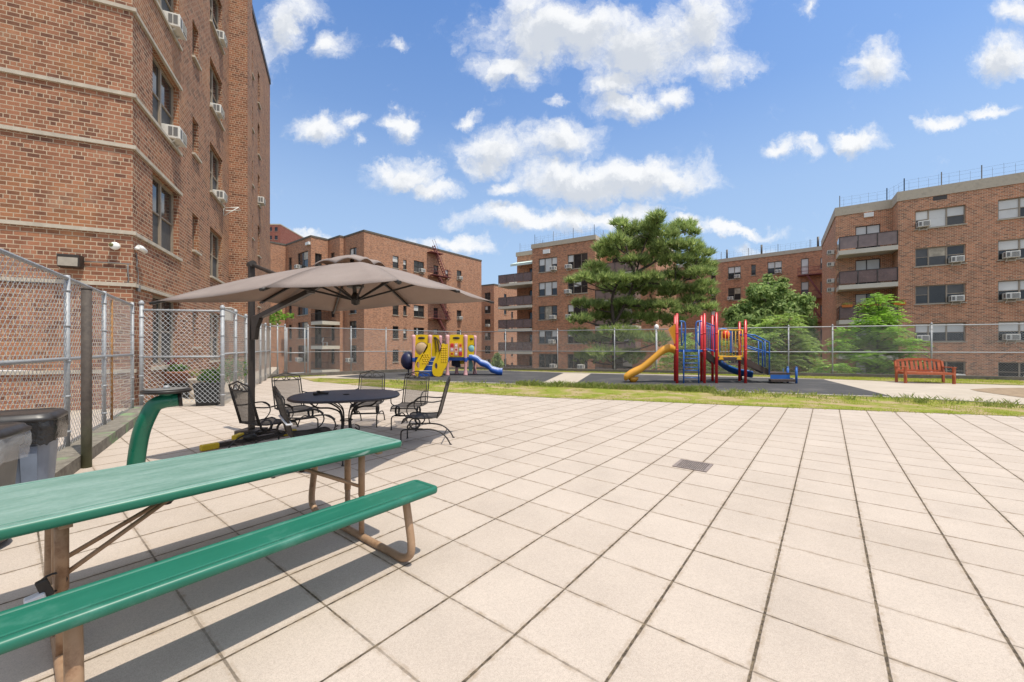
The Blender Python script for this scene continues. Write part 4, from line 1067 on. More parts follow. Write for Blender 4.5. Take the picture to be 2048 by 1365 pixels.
def slab_(x0, x1, y0, y1, z, th, cr, lip=.012):          # moulded plastic top: crowned edge and raised border
    b = MB()
    def ring(ins, zz):
        out = []
        for (cx, cy, a) in ((x1-cr, y1-cr, 0), (x0+cr, y1-cr, 90), (x0+cr, y0+cr, 180), (x1-cr, y0+cr, 270)):
            for k in range(6): q = R(a + 18*k); rr = max(cr-ins, .004); out.append((cx + rr*math.cos(q) - 0*ins, cy + rr*math.sin(q), zz))
        if ins > cr:
            ex = ins-cr; mx, my = (x0+x1)/2, (y0+y1)/2
            out = [(p[0] - math.copysign(ex, p[0]-mx), p[1] - math.copysign(ex, p[1]-my), p[2]) for p in out]
        return out
    R_ = [ring(.02, z-th), ring(.004, z-th+.006), ring(0, z-th+.016), ring(0, z-.016), ring(.004, z-.005), ring(.014, z), ring(.042, z), ring(.046, z-.003), ring(.052, z-.003), ring(.056, z)]
    b.loft(R_, smooth=True)
    return b
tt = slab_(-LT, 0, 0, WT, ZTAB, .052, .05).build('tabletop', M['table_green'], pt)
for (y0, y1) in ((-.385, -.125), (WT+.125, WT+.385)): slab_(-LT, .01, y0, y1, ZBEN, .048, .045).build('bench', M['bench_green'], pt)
def legset(x, sgn):
    b = MB(); r = .026
    def curve(s_):                                       # one side of the floor loop that rises to a bench
        y = lambda q: WT/2 + s_*(q)
        return smooth([(x, y(.1), .027), (x, y(.45), .027), (x, y(.60), .03), (x, y(.685), .075), (x, y(.70), .15), (x, y(.675), .28), (x, y(.635), .455)], 5)
    a = curve(-1)[::-1]; c = curve(1)
    b.tube(a + c, r, 12); o = b.build('leg_frame', M['tan_steel'], pt)
    for s_ in (-.10, .10):
        b = MB(); b.tube([(x, WT/2 + s_, .03), (x, WT/2 + s_, .36)], .02, 12); b.tube([(x, WT/2 + s_, .34), (x, WT/2 + s_, ZTAB-.05)], .024, 12)
        b.build('post', M['tan_steel'], o)
    b = MB(); xm = x - sgn*.52
    b.bar((xm, WT/2, ZTAB-.055), (xm + sgn*.13, WT/2, ZTAB-.15), .012, .05)
    for s_ in (-.10, .10): b.tube([(xm + sgn*.10, WT/2 + s_*.1, ZTAB-.13), (x, WT/2 + s_, .40)], .012, 8)
    b.build('brace', M['tan_steel'], o)
    b = MB(); b.lathe([(.022, -.02), (.022, .02)], 8, (xm + sgn*.13, WT/2, ZTAB-.15)); b.bar((xm + sgn*.12, WT/2-.05, ZTAB-.145), (xm + sgn*.12, WT/2+.05, ZTAB-.145), .012, .012); b.build('clip', M['black_metal'], o)
    b = MB()
    for s_ in (-.24, .24): b.bar((x, WT/2 + s_ - .06, ZTAB-.06), (x, WT/2 + s_ + .06, ZTAB-.06), .03, .025)
    b.bar((x, WT/2-.34, ZTAB-.062), (x, WT/2+.34, ZTAB-.062), .04, .02); b.build('cross_bar', M['tan_steel'], o)
legset(-.18, 1); legset(-LT+.18+.07, -1)
lk = pt.matrix_basis @ Vector((-LT+.19, WT/2-.16, .36))
lk = Vector((fc.x, fc.y, 0)) + U2*(-LT+.21) + V2*(WT/2-.115) + V(0, 0, .40)
lo = thing('cable_lock', 'black and grey cable lock clamped round the tan table leg', 'lock', lk, UA); lo.scale = (.6,)*3
b = MB(); b.obox((-.02, -.05, -.02), (1, 0, .3), (0, 1, 0), (-.3, 0, 1), .06, .05, .13); b.build('body', M['black_metal'], lo, bevel=.008)
b = MB(); b.obox((-.06, -.06, -.10), (1, 0, .2), (0, 1, 0), (-.2, 0, 1), .10, .08, .11); b.build('cap', mat('lock_grey', (.62, .62, .65), .4), lo, bevel=.01)
b = MB(); b.tube(arc((.02, .0, -.02), .07, 0, 360, 16)[:-1], .008, 6, closed=True); b.build('cable', M['black_metal'], lo)
# ---------------------------------------------------------------- trash bins
M['bin_blue'] = mat('bin_blue', (.19, .225, .29), .5, var=.15, scale=4, dirt=(.2, .2, .2), dirt_amt=.4)
M['bin_grey'] = mat('bin_grey', (.12, .12, .115), .5, var=.15, scale=4, dirt=(.2, .19, .18), dirt_amt=.5)
M['bin_lid'] = mat('bin_lid', (.032, .029, .028), .38, var=.3, scale=6)
def bag_mat(name, c, alpha, rough):
    t = NT(name); co = t.coord(); t.set(c, rough, 0, .8)
    wv = t.noise(11, 6, .65, co); t.bump(wv, .8, .03)
    if alpha < 1: t.b.inputs['Alpha'].default_value = alpha
    return t.m
M['bag_black'] = bag_mat('bag_black', (.012, .011, .011), 1, .18)
M['bag_clear'] = bag_mat('bag_clear', (.75, .75, .75), .3, .2)
def rrect(hx, hy, cr, z, n=5):
    out = []
    for (cx, cy, a) in ((hx-cr, hy-cr, 0), (-hx+cr, hy-cr, 90), (-hx+cr, -hy+cr, 180), (hx-cr, -hy+cr, 270)):
        for k in range(n): q = R(a + 90*k/(n-1)); out.append((cx + cr*math.cos(q), cy + cr*math.sin(q), z))
    return out
def bin_(label, loc, rz, bodym, bagm, hgt, wheel):
    t = thing('trash_bin', label, 'trash bin', loc, rz, 'trash bins'); t.scale = (.8, .8, 1)
    b = MB(); b.loft([rrect(.20, .20, .10, .03), rrect(.235, .235, .11, .3), rrect(.265, .265, .12, hgt-.1), rrect(.285, .285, .12, hgt-.09), rrect(.29, .29, .12, hgt)]); 
    for s_ in (-.13, .13):
        b.loft([[(s_-.05, -.205, .08), (s_+.05, -.205, .08), (s_+.05, -.235, .08), (s_-.05, -.235, .08)], [(s_-.06, -.262, hgt-.2), (s_+.06, -.262, hgt-.2), (s_+.06, -.285, hgt-.2), (s_-.06, -.285, hgt-.2)]], smooth=False)
    b.build('body', bodym, t)
    b = MB(); rng = random.Random(len(label)); rings = []
    for k, z in enumerate((hgt+.012, hgt-.03, hgt-.08, hgt-.13, hgt-.18)):
        base = rrect(.30 + .012*k*(.5 if k < 3 else 0) + .012, .30 + .012, .12, z, 9)
        rings.append([(p[0]*(1 + rng.uniform(-.015, .03)), p[1]*(1 + rng.uniform(-.015, .03)), p[2] + (rng.uniform(-.025, .025) if k == 4 else rng.uniform(-.012, .012))) for p in base])
    b.loft(rings, caps=False); b.build('bag', bagm, t)
    b = MB(); b.loft([rrect(.31, .31, .12, hgt-.005), rrect(.325, .325, .13, hgt+.012), rrect(.325, .325, .13, hgt+.03), rrect(.30, .30, .12, hgt+.045), rrect(.29, .29, .11, hgt+.06), rrect(.25, .25, .10, hgt+.072), rrect(.235, .235, .09, hgt+.062), rrect(.1, .1, .06, hgt+.066)]); b.build('lid', M['bin_lid'], t)
    if wheel:
        b = MB(); b.lathe([(.25, .05), (.27, .06), (.27, .085), (.25, .095)], 20); b.build('dolly', M['bin_lid'], t)
        for k in range(4):
            a = R(45+90*k); b = MB(); c = (.24*math.cos(a), .24*math.sin(a), .035); b.tube([(c[0], c[1]-.015, c[2]), (c[0], c[1]+.015, c[2])], .035, 12); b.build('wheel', M['black_metal'], t)
bin_('blue-grey trash bin with black bag and black lid against the near fence', (-4.22, 3.4, 0), R(38), M['bin_blue'], M['bag_black'], .83, True)
bin_('dark grey trash bin lined with a clear plastic bag at the left edge', (-3.86, 2.8, 0), R(30), M['bin_grey'], M['bag_clear'], .81, True)
# ---------------------------------------------------------------- green curved exercise pipe
M['gym_green'] = mat('gym_green', (.008, .135, .078), .3, var=.12, scale=3, spec=.55)
gy = V(-3.93, 4.2, 0); et = thing('exercise_post', 'bent green pipe post carrying a flat disc seat near the enclosure', 'exercise post', gy)
def gp(px, py, Y): return at(px, py, Y) - gy
b = MB(); pl = smooth([gp(268, 985, 4.2), gp(273, 920, 4.2), gp(282, 868, 4.2), gp(296, 832, 4.21), gp(309, 811, 4.24), gp(328, 803, 4.28), gp(342, 801, 4.33), gp(357, 799, 4.37)], 6); b.tube(pl, .074, 20); b.build('pipe', M['gym_green'], et)
b = MB(); b.tube([pl[-1], pl[-1] + (pl[-1]-pl[-2]).normalized()*.03], .08, 18); b.build('end_cap', M['black_metal'], et)
cd = gp(333, 782, 4.3)
b = MB(); b.lathe([(.055, -.12), (.055, -.05), (.10, -.018)], 16, cd); b.build('hub', M['gym_green'], et)
b = MB(); b.lathe([(.19, -.022), (.212, -.014), (.215, .004), (.205, .014), (.05, .018)], 28, cd); b.build('disc', M['black_metal'], et)
b = MB(); b.lathe([(.13, .02), (.19, .0195), (.193, .023), (.12, .026)], 28, cd); b.build('disc_plate', M['ac_grille'], et)
b = MB(); b.lathe([(.028, .02), (.028, .05), (.01, .058)], 10, cd); b.build('bolt', M['galv'], et)
# ---------------------------------------------------------------- umbrella
cA_, cC_, cE_, cG_ = at(309, 603, 8.62*.555), at(797, 561, 5.9*.66), at(982, 602.5, 8.5*.755), at(668, 623, 11*.66)
mB, mD, mF, mH = [(a + c)/2 for a, c in ((cA_, cC_), (cC_, cE_), (cE_, cG_), (cG_, cA_))]
for m_, dz in ((mB, .05), (mD, .045), (mF, .04), (mH, .10)): m_.z += dz
apex = (cA_ + cC_ + cE_ + cG_)/4; apex.z = 2.66
ub = at(503, 866, 6.62); ub.z = 0
um = thing('cantilever_umbrella', 'large taupe cantilever umbrella on a dark side pole over the patio table', 'umbrella', ub)
O = ub
t = NT('canopy_fabric'); co = t.coord(); nzz = t.noise(1.6, 5, .6, co)
cc = t.ramp(nzz, [(.3, (.375, .315, .29)), (.7, (.445, .38, .35))]); wv = t.noise(140, 2, .6, co); cc = t.mix(.3, cc, t.ramp(wv, [(.3, .7), (.7, 1.1)]), 'MULTIPLY')
t.set(cc, .85, 0, .15); tr = t.n('ShaderNodeBsdfTranslucent'); t.l(t.mix(1, cc, (1.0, .82, .62), 'MULTIPLY'), tr.inputs[0]); mx = t.n('ShaderNodeMixShader'); mx.inputs[0].default_value = .4
t.l(t.b.outputs[0], mx.inputs[1]); t.l(tr.outputs[0], mx.inputs[2]); t.l(mx.outputs[0], t.out.inputs[0]); t.bump(t.noise(3.2, 5, .6, co), .25, .05); M['canopy'] = t.m
tips = [cA_, mB, cC_, mD, cE_, mF, cG_, mH]
N_ = 9; vent = .17
def rib_pt(tip, t_): p = apex + (tip - apex)*t_; p = p.copy(); p.z += .06*math.sin(math.pi*t_); return p
b = MB()
for k in range(8):
    a, c = tips[k], tips[(k+1) % 8]; rows = []
    for i in range(N_+1):
        t_ = vent + (1-vent)*i/N_; pa, pc = rib_pt(a, t_), rib_pt(c, t_)
        row = []
        for j in range(7):
            s_ = j/6; p = pa + (pc-pa)*s_; p.z -= .018*t_*math.sin(math.pi*s_)
            if i == N_: inn_ = (apex - p); inn_.z = 0; p = p + inn_.normalized()*.05*math.sin(math.pi*s_)
            row.append(p)
        rows.append(row)
    ids = [b.add(r_) for r_ in rows]
    for i in range(N_):
        for j in range(6): b.face((ids[i]+j, ids[i+1]+j, ids[i+1]+j+1, ids[i]+j+1), smooth=True)
cv = b.build('canopy', M['canopy'], um, O)
sd = cv.modifiers.new('thick', 'SOLIDIFY'); sd.thickness = .004
b = MB()                                                 # scalloped vent cap
rings = []
for i in range(5):
    t_ = [.0, .08, .15, .205, .225][i]
    rr = []
    for k in range(8):
        for j in range(6):
            s_ = j/6; p = rib_pt(tips[k], t_) + (rib_pt(tips[(k+1) % 8], t_) - rib_pt(tips[k], t_))*s_; p.z += [.10, .095, .07, .045 + .035*math.sin(math.pi*s_), .0 + .06*math.sin(math.pi*s_)][i]; rr.append(p)
    rings.append(rr)
b.loft(rings[1:], caps=False); i0 = b.add(rings[1]); b.face(range(i0, i0+48)); vc = b.build('vent_cap', M['canopy'], um, O)
sd = vc.modifiers.new('thick', 'SOLIDIFY'); sd.thickness = .004
hub = at(711, 604, apex.y); 
for k, tp in enumerate(tips):
    b = MB(); pts_ = [rib_pt(tp, .05 + 1.0*i/8*.96) - V(0, 0, .022) for i in range(9)]
    for p, q in zip(pts_, pts_[1:]): b.bar(p, q, .022, .03)
    rb = b.build('rib', M['black_metal'], um, O)
    b = MB(); b.bar(rib_pt(tp, .5) - V(0, 0, .04), hub + (tp-hub).normalized()*.05 + V(0, 0, .03), .016, .026); b.build('strut', M['black_metal'], rb, O)
    b = MB(); e_ = rib_pt(tp, 1.0); d_ = (tp-apex).normalized(); b.tube([e_ - d_*.06 - V(0, 0, .015), e_ + d_*.05 - V(0, 0, .015)], .017, 8); b.build('rib_tip', M['black_metal'], rb, O)
b = MB(); b.tube([apex + V(0, 0, .03), hub + V(0, 0, .02)], .028, 10); b.lathe([(.02, -.05), (.055, -.03), (.06, .06), (.04, .12)], 14, hub); b.lathe([(.11, .2), (.12, .215), (.11, .23)], 14, hub); b.build('hub', M['black_metal'], um, O)
b = MB(); b.bar(ub, ub + V(0, 0, 2.86), .088, .075, up=(.8, -.6, 0)); b.build('pole', M['bronze_pole'], um, O, bevel=.012)
piv = ub + V(.08, -.06, 0); piv.z = H + (YH-640)/F*ub.y
j_ = at(622, 582, 5.95)
b = MB(); b.bar(piv, j_, .07, .075); b.bar(j_, rib_pt(mH, .06) - V(0, 0, .09), .05, .06); b.tube([j_ - V(0, 0, .04), j_ + V(0, 0, .04)], .06, 10); b.build('arm', M['bronze_pole'], um, O)
b = MB(); top = ub + V(0, 0, 2.84); b.tube([top, j_ + V(0, 0, .03)], .032, 10); b.tube([top - V(.06, -.05, 0), top + V(.06, -.05, 0)], .055, 12); b.build('tension_bar', M['bronze_pole'], um, O)
b = MB(); ax_ = (j_ - ub); ax_.z = 0; ax_.normalize(); b.prism([(-.02, -.32), (.07, -.31), (.11, -.12), (.20, .02), (.14, .07), (.04, .09), (-.03, .06)], piv - V(0, 0, .02) - ax_.cross(V(0, 0, 1))*.035, ax_, V(0, 0, 1), .07); b.build('crank_box', M['bronze_pole'], um, O, bevel=.01)
b = MB()
bd = (at(575, 865, 6.5) - at(430, 889, 6.5)); 
q0_ = g(424, 893, .05); q1_ = g(575, 866, .05); q2_ = g(478, 873, .06); q3_ = q2_ + (q1_-q0_).normalized().cross(V(0, 0, 1))*1.15
b.bar(q0_, q1_, .07, .06); b.bar(q2_ + V(0, 0, .0), q2_ + (ub-q2_)*1.0, .07, .06); b.bar(ub + V(0, 0, .05), q1_, .07, .05); b.obox(ub + V(0, 0, .05), (1, 0, 0), (0, 1, 0), (0, 0, 1), .34, .34, .09); b.build('base', M['bronze_pole'], um, O)
M['yellow_cap'] = mat('yellow_cap', (.62, .42, .015), .4, var=.1)
for (c_, d_) in ((q0_, (q0_-q1_).normalized()), (q2_, (q2_-ub).normalized()), (q1_, (q1_-q0_).normalized())):
    b = MB(); d_.z = 0
    b.bar(c_ - d_*.08, c_ + d_*.14, .085, .085); b.build('end_cap', M['yellow_cap'], um, O, bevel=.015)
b = MB(); b.ellipsoid(g(500, 874, .1), .10, .08, .06, 14, 6); b.build('weight_bag', M['black_metal'], um, O)
# ---------------------------------------------------------------- patio table
M['iron_top'] = mat('iron_top', (.034, .031, .038), .42, .1, var=.25, scale=40)
tc = V(-2.55, 6.12, 0)
tb = thing('patio_table', 'large round black wrought iron patio table under the taupe umbrella', 'table', tc, R(20))
b = MB(); n_ = 56
def sup(r_, z): return [(r_*math.copysign(abs(math.cos(a))**.8, math.cos(a)), r_*math.copysign(abs(math.sin(a))**.8, math.sin(a)), z) for a in [2*math.pi*k/n_ for k in range(n_)]]
b.loft([sup(.74, .70), sup(.775, .70), sup(.79, .712), sup(.785, .726), sup(.75, .732), sup(.05, .73)]); b.build('tabletop', M['iron_top'], tb)
b = MB(); b.lathe([(.02, .731), (.045, .733), (.05, .738), (.03, .742)], 12); b.build('umbrella_hole_cap', M['black_metal'], tb)
for k in range(4):
    a = R(45 + 90*k); ca, sa = math.cos(a), math.sin(a)
    def P_(r_, z): return (r_*ca, r_*sa, z)
    b = MB(); b.tube(smooth([P_(.66, .70), P_(.52, .60), P_(.30, .56), P_(.13, .48), P_(.085, .34), P_(.10, .2), P_(.2, .08), P_(.38, .015)], 5), .013, 8)
    b.tube(smooth([P_(.46, .70), P_(.30, .66), P_(.16, .58), P_(.07, .5), P_(.05, .34), P_(.07, .2), P_(.14, .1), P_(.24, .12), P_(.25, .2), P_(.18, .24)], 5), .009, 8); b.build('leg', M['iron'], tb)
b = MB(); b.tube(arc((0, 0, .34), .085, 0, 360, 20, (1, 0, 0), (0, 1, 0))[:-1], .01, 6, closed=True); b.build('collar', M['iron'], tb)
ck = thing('crank_handle', 'loose black crank handle lying on the patio table', 'handle', tc + V(-.36, .02, .734), 0)
b = MB(); b.tube([(-.16, .16, .015), (.04, .06, .015), (.06, .01, .015), (-.07, -.12, .015)], .014, 8); b.build('bar', M['black_metal'], ck)
b = MB(); b.tube([(-.18, .17, .018), (-.13, .145, .018)], .02, 8); b.tube([(-.09, -.14, .018), (-.05, -.10, .018)], .02, 8); b.build('grip', M['black_metal'], ck)
# ---------------------------------------------------------------- wrought iron chairs
def sling():
    t = NT('sling'); co = t.coord()
    mp = t.n('ShaderNodeMapping'); mp.inputs['Scale'].default_value = (240, 240, 240); t.l(co, mp.inputs[0]); s3 = t.n('ShaderNodeSeparateXYZ'); t.l(mp.outputs[0], s3.inputs[0])
    def st_(v): return t.math('LESS_THAN', t.math('FRACT', v), .42)
    hole = t.math('MULTIPLY', st_(s3.outputs[0]), t.math('MAXIMUM', st_(s3.outputs[2]), 0))
    t.set((.03, .026, .025), .6, 0, .3)
    tp = t.n('ShaderNodeBsdfTransparent'); mx = t.n('ShaderNodeMixShader'); lw_ = t.n('ShaderNodeLayerWeight', Blend=.5); t.l(t.math('MULTIPLY', t.math('MULTIPLY', t.math('ADD', hole, 1.0), .46), t.math('SUBTRACT', 1.0, lw_.outputs['Facing'])), mx.inputs[0]); t.l(t.b.outputs[0], mx.inputs[1]); t.l(tp.outputs[0], mx.inputs[2]); t.l(mx.outputs[0], t.out.inputs[0])
    return t.m
M['sling'] = sling()
M['sling_seat'] = mat('sling_seat', (.035, .033, .035), .55, var=.2, scale=30)
def make_chair():
    c = thing('patio_chair', 'x', 'chair'); r = .0095; hw = .235
    yb = lambda z: -.235 - (z-.42)*.27                   # reclined back plane
    bt = .97
    b = MB()
    top = smooth([(-hw-.005, yb(.88), .88), (-hw+.01, yb(.945), .945), (-hw+.05, yb(.955), .955), (-.1, yb(.975), .975), (0, yb(1.0), 1.0), (.1, yb(.975), .975), (hw-.05, yb(.955), .955), (hw-.01, yb(.945), .945), (hw+.005, yb(.88), .88)], 4)
    b.tube([(-hw-.005, yb(.40), .40)] + top + [(hw+.005, yb(.40), .40)], r*1.1, 8)
    for s_ in (-1, 1): b.tube([(s_*(hw-.03), yb(.42), .42), (s_*(hw-.03), yb(.87), .87)], r*.9, 6)
    b.tube([(-hw, yb(.875), .875), (hw, yb(.875), .875)], r, 6); b.build('back_frame', M['iron'], c)
    b = MB()
    for s_ in (-1, 1):
        def Y_(x, z): return (s_*x, yb(z)+.0, z)
        b.tube(smooth([Y_(.19, .915), Y_(.205, .895), Y_(.185, .885), Y_(.15, .90), Y_(.10, .945), Y_(.05, .96), Y_(.015, .935), Y_(.025, .895), Y_(.055, .89), Y_(.065, .915)], 4), r*.7, 6)
    b.build('scroll', M['iron'], c)
    b = MB(); w_ = hw-.03; rows = [[(x, yb(z) + .012*(1-(x/w_)**2)*-1, z) for x in (-w_, -w_/2, 0, w_/2, w_)] for z in (.42, .53, .65, .76, .872)]
    b.loft(rows, closed=False, caps=False); b.build('back_sling', M['sling'], c)
    b = MB(); prof = [(-.235, .42), (-.15, .405), (0, .40), (.14, .41), (.21, .415), (.255, .395), (.275, .36), (.285, .325)]
    rows = [[(x, y, z - .012*(1-(x/.24)**2)) for x in (-.24, -.12, 0, .12, .24)] for y, z in prof]
    rows2 = [[(p[0], p[1], p[2]-.006) for p in r_] for r_ in rows]
    b.loft(rows, closed=False, caps=False); b.build('seat', M['sling'], c)
    b = MB()
    for s_ in (-1, 1): b.tube([(s_*.245, y, z) for y, z in prof], r, 6)
    b.tube([(-.245, .26, .38), (.245, .26, .38)], r, 6); b.tube([(-.245, -.235, .41), (.245, -.235, .41)], r, 6); b.build('seat_frame', M['iron'], c)
    for s_ in (-1, 1):
        b = MB(); x = s_*.275
        b.tube(smooth([(s_*hw, yb(.66), .66), (x, -.16, .645), (x, .02, .66), (x, .13, .645), (x, .20, .59)], 4), r, 6)
        b.tube(smooth([(x, .09, .655), (x, .175, .60), (x, .205, .52), (x, .17, .445), (s_*.245, .10, .405)], 4), r*.9, 6); b.build('arm', M['iron'], c)
    for s_ in (-1, 1):
        b = MB(); x = s_*.225
        b.tube(smooth([(x, .30, 0), (x, .30, .16), (x, .285, .215), (x, .22, .235), (x, .05, .235), (x, -.12, .235), (x, -.26, .20), (x, -.37, .11), (x, -.435, 0)], 5), r*1.15, 8)
        b.tube(arc((x*.92, .10, .318), .078, 0, 360, 18, (0, 1, 0), (0, 0, 1))[:-1], r*1.1, 6, closed=True)
        b.tube(arc((x*.84, .10, .318), .078, 0, 360, 18, (0, 1, 0), (0, 0, 1))[:-1], r*1.1, 6, closed=True)
        b.box((x*.9, .10, .236), .05, .22, .014)
        for yy in (.30, -.435): b.tube([(x, yy, 0), (x, yy, .012)], .02, 8)
        b.build('leg', M['iron'], c)
    b = MB()
    for (y, z) in ((.10, .232), (-.33, .15), (.2, .237)): b.tube([(-.225, y, z), (.225, y, z)], r*.9, 6)
    b.build('cross_bar', M['iron'], c)
    return c
ch0 = None
CH = [((-3.46, 5.62), (.47, .88), 'black iron chair with mesh back left of the table, umbrella pole seen behind it'), ((-2.45, 4.86), (.78, .62), 'black iron chair seen edge-on from behind with a pale strap round its back'),
      ((-3.72, 6.85), (.80, -.60), 'black iron chair on the far left side of the table by the mesh gate'), ((-2.72, 7.5), (.12, -1), 'black iron chair at the far side of the table, second from the right-hand one'),
      ((-1.86, 7.25), (-.12, -1), 'black iron chair between the table and the yellow playset, facing the camera'), ((-1.36, 6.14), (-1, -.05), 'black iron chair in side profile at the right side of the table')]
for (xy, f, lab) in CH:
    rz = math.atan2(-f[0], f[1]); loc = (xy[0], xy[1], 0)
    if ch0 is None: ch0 = make_chair(); ch0.location = loc; ch0.rotation_euler = (0, 0, rz); ch0['label'] = lab; ch0['group'] = 'iron chairs around the patio table'
    else: o = dup(ch0, loc, rz, lab)
    if 'strap' in lab:
        b = MB(); yb = lambda z: -.235 - (z-.42)*.27
        b.tube([(-.25, yb(.62)+.02, .62), (-.25, yb(.62)-.02, .62), (.25, yb(.58)-.025, .58), (.25, yb(.58)+.02, .58)], .012, 6, closed=True); b.build('strap', mat('strap_white', (.6, .6, .62), .6), o)
# ---------------------------------------------------------------- drain grate
q = [g(1345, 933.5), g(1362, 921), g(1427, 930.5), g(1412.5, 947)]
gc = sum(q, V(0, 0, 0))/4; dg = thing('drain_grate', 'brown slotted metal drain grate set into the pavers', 'drain', gc)
ax_ = ((q[2]-q[1]) + (q[3]-q[0])).normalized(); ay_ = V(-ax_.y, ax_.x, 0); lx, ly = ((q[2]-q[1]).length + (q[3]-q[0]).length)/2, ((q[1]-q[0]).length + (q[2]-q[3]).length)/2
M['grate'] = mat('grate', (.24, .195, .175), .6, .1, var=.25, scale=20); b = MB()
for s_ in (-1, 1): b.obox(ay_*(s_*(ly/2-.012)) + V(0, 0, .008), ax_, ay_, V(0, 0, 1), lx, .024, .014); b.obox(ax_*(s_*(lx/2-.015)) + V(0, 0, .008), ax_, ay_, V(0, 0, 1), .03, ly-.05, .0135)
b.build('frame', M['grate'], dg); b = MB()
for k in range(17): b.obox(ax_*(-lx/2 + lx*(k+.5)/17) + V(0, 0, .0075), ax_, ay_, V(0, 0, 1), .0115, ly-.046, .012)
b.build('bars', M['grate'], dg); b = MB(); b.obox(V(0, 0, .0055), ax_, ay_, V(0, 0, 1), lx-.01, ly-.01, .001); b.build('pit', mat('pit', (.02, .018, .016), .9), dg)
# ---------------------------------------------------------------- potted plants in the enclosure
M['terracotta'] = mat('terracotta', (.30, .115, .06), .75, var=.15)
M['planter'] = mat('planter', (.02, .019, .018), .6, var=.3)
M['plant_leaf'] = blade_mat('plant_leaf', [(0, (.05, .13, .02)), (.5, (.10, .21, .035)), (1, (.18, .30, .05))])
M['petal'] = blade_mat('petal', [(0, (.25, .02, .05)), (1, (.12, .015, .04))])
def leaves(b, c, rx, ry, rz, n, s, up=.35):
    for _ in range(n):
        while True:
            p = V(random.uniform(-1, 1), random.uniform(-1, 1), random.uniform(-1, 1))
            if p.length < 1: break
        p = p*(.45 + .55*random.random())/max(.3, p.length)**.5
        nrm = (p + V(random.uniform(-.6, .6), random.uniform(-.6, .6), random.uniform(-.2, .6) + up)).normalized()
        t_ = nrm.orthogonal().normalized(); t_ = Matrix.Rotation(random.random()*6.28, 3, nrm) @ t_; w_ = nrm.cross(t_)
        o_ = V(c[0] + p.x*rx, c[1] + p.y*ry, c[2] + p.z*rz); q = s*random.uniform(.6, 1.3)
        i = b.add([o_ - t_*q*.5, o_ + w_*q*.24 + nrm*q*.05, o_ + t_*q*.5 - nrm*q*.12, o_ - w_*q*.24 + nrm*q*.05]); b.face((i, i+1, i+2, i+3))
p = at(356, 770, 11.6); p.z = 0
o = thing('window_box', 'terracotta planter with dark red flowers on a black stand behind the mesh panel', 'planter', p, R(15))
b = MB(); b.loft([rrect(.28, .13, .03, .42), rrect(.34, .17, .03, .70), rrect(.37, .19, .03, .71), rrect(.37, .19, .03, .76)]); b.build('pot', M['terracotta'], o)
b = MB(); b.loft([rrect(.3, .2, .02, 0), rrect(.3, .2, .02, .42)], smooth=False); b.build('stand', M['planter'], o)
b = MB(); leaves(b, (0, 0, .86), .4, .2, .18, 260, .09); b.build('leaves', M['plant_leaf'], o)
b = MB(); leaves(b, (-.15, 0, 1.02), .22, .15, .14, 70, .07); b.build('flowers', M['petal'], o)
p = at(392, 787, 11.4); p.z = 0
o = thing('flower_pot', 'small pale grey flower pot with sparse stems between two dark planters', 'flower pot', p)
b = MB(); b.lathe([(.13, .25), (.17, .5), (.2, .51), (.2, .57), (.17, .57), (.15, .53)], 18); b.lathe([(.15, 0), (.15, .25)], 14); b.build('pot', M['concrete'], o)
b = MB(); leaves(b, (0, 0, .72), .2, .2, .16, 90, .06); b.build('leaves', M['weed'], o)
p = at(419, 800, 10.15); p.z = 0
o = thing('planter', 'tall square black planter overflowing with green leaves beside the mesh post', 'planter', p, R(22))
b = MB(); b.loft([rrect(.22, .22, .02, 0), rrect(.27, .27, .02, .50), rrect(.28, .28, .02, .50), rrect(.28, .28, .02, .56)], smooth=False); b.build('pot', M['planter'], o)
b = MB(); leaves(b, (.05, 0, .72), .36, .3, .24, 420, .12); b.build('leaves', M['plant_leaf'], o)
p = at(468, 740, 12.6); p.z = 0
o = thing('bush', 'pale leafy bush behind the receding mesh fence', 'bush', p)
b = MB()
for k in range(5): b.tube([(0, 0, 0), (random.uniform(-.3, .3), random.uniform(-.3, .3), .8)], .012, 5)
b.build('stem', M['rust_pole'], o); b = MB(); leaves(b, (0, 0, .75), .45, .55, .55, 600, .10); b.build('leaves', M['plant_leaf'], o)
# ---------------------------------------------------------------- big play structure
M['play_red'] = mat('play_red', (.50, .018, .02), .33, var=.1, scale=3, spec=.5)
M['play_blue'] = mat('play_blue', (.012, .10, .36), .35, var=.12, scale=3, spec=.5)
M['play_yellow'] = mat('play_yellow', (.72, .38, .012), .35, var=.08, scale=3, spec=.5)
M['slide_gold'] = mat('slide_gold', (.66, .31, .03), .38, var=.12, scale=2, spec=.5)
M['deck_brown'] = mat('deck_brown', (.055, .036, .028), .7, var=.2)
M['play_orange'] = mat('play_orange', (.72, .06, .015), .4, var=.1)
YF = F*H/(767-YH); O5 = V((1353-1024)/F*YF, YF, 0)       # foot of the first red post
KX = YF/F
def xx(px): return (px-1353)*KX
def zz(py): return H + (YH-py)*KX
ps = thing('play_structure', 'tall play structure with red posts, gold slide, blue ladder and brown ramps', 'play structure', O5, 0)
def rpost(px, y, ztop): 
    b = MB(); r_ = .062; b.tube([(0, 0, 0), (0, 0, ztop-.05)], r_, 16); b.lathe([(r_, 0), (r_*.95, .03), (r_*.5, .06)], 16, (0, 0, ztop-.06))
    for z in (zz(702), zz(668)): b.lathe([(r_*1.12, 0), (r_*1.2, .02), (r_*1.12, .05)], 16, (0, 0, z))
    o = b.build('post', M['play_red'], ps); o.location = (xx(px), y, 0)
D1 = 1.05
for (px, y, pt_) in ((1354, 0, 627), (1354, D1, 627), (1409, 0, 627), (1410, D1, 627), (1433, 0, 625), (1433.5, D1, 626), (1491, 0, 640), (1491, D1, 640)): rpost(px, y, zz(pt_))
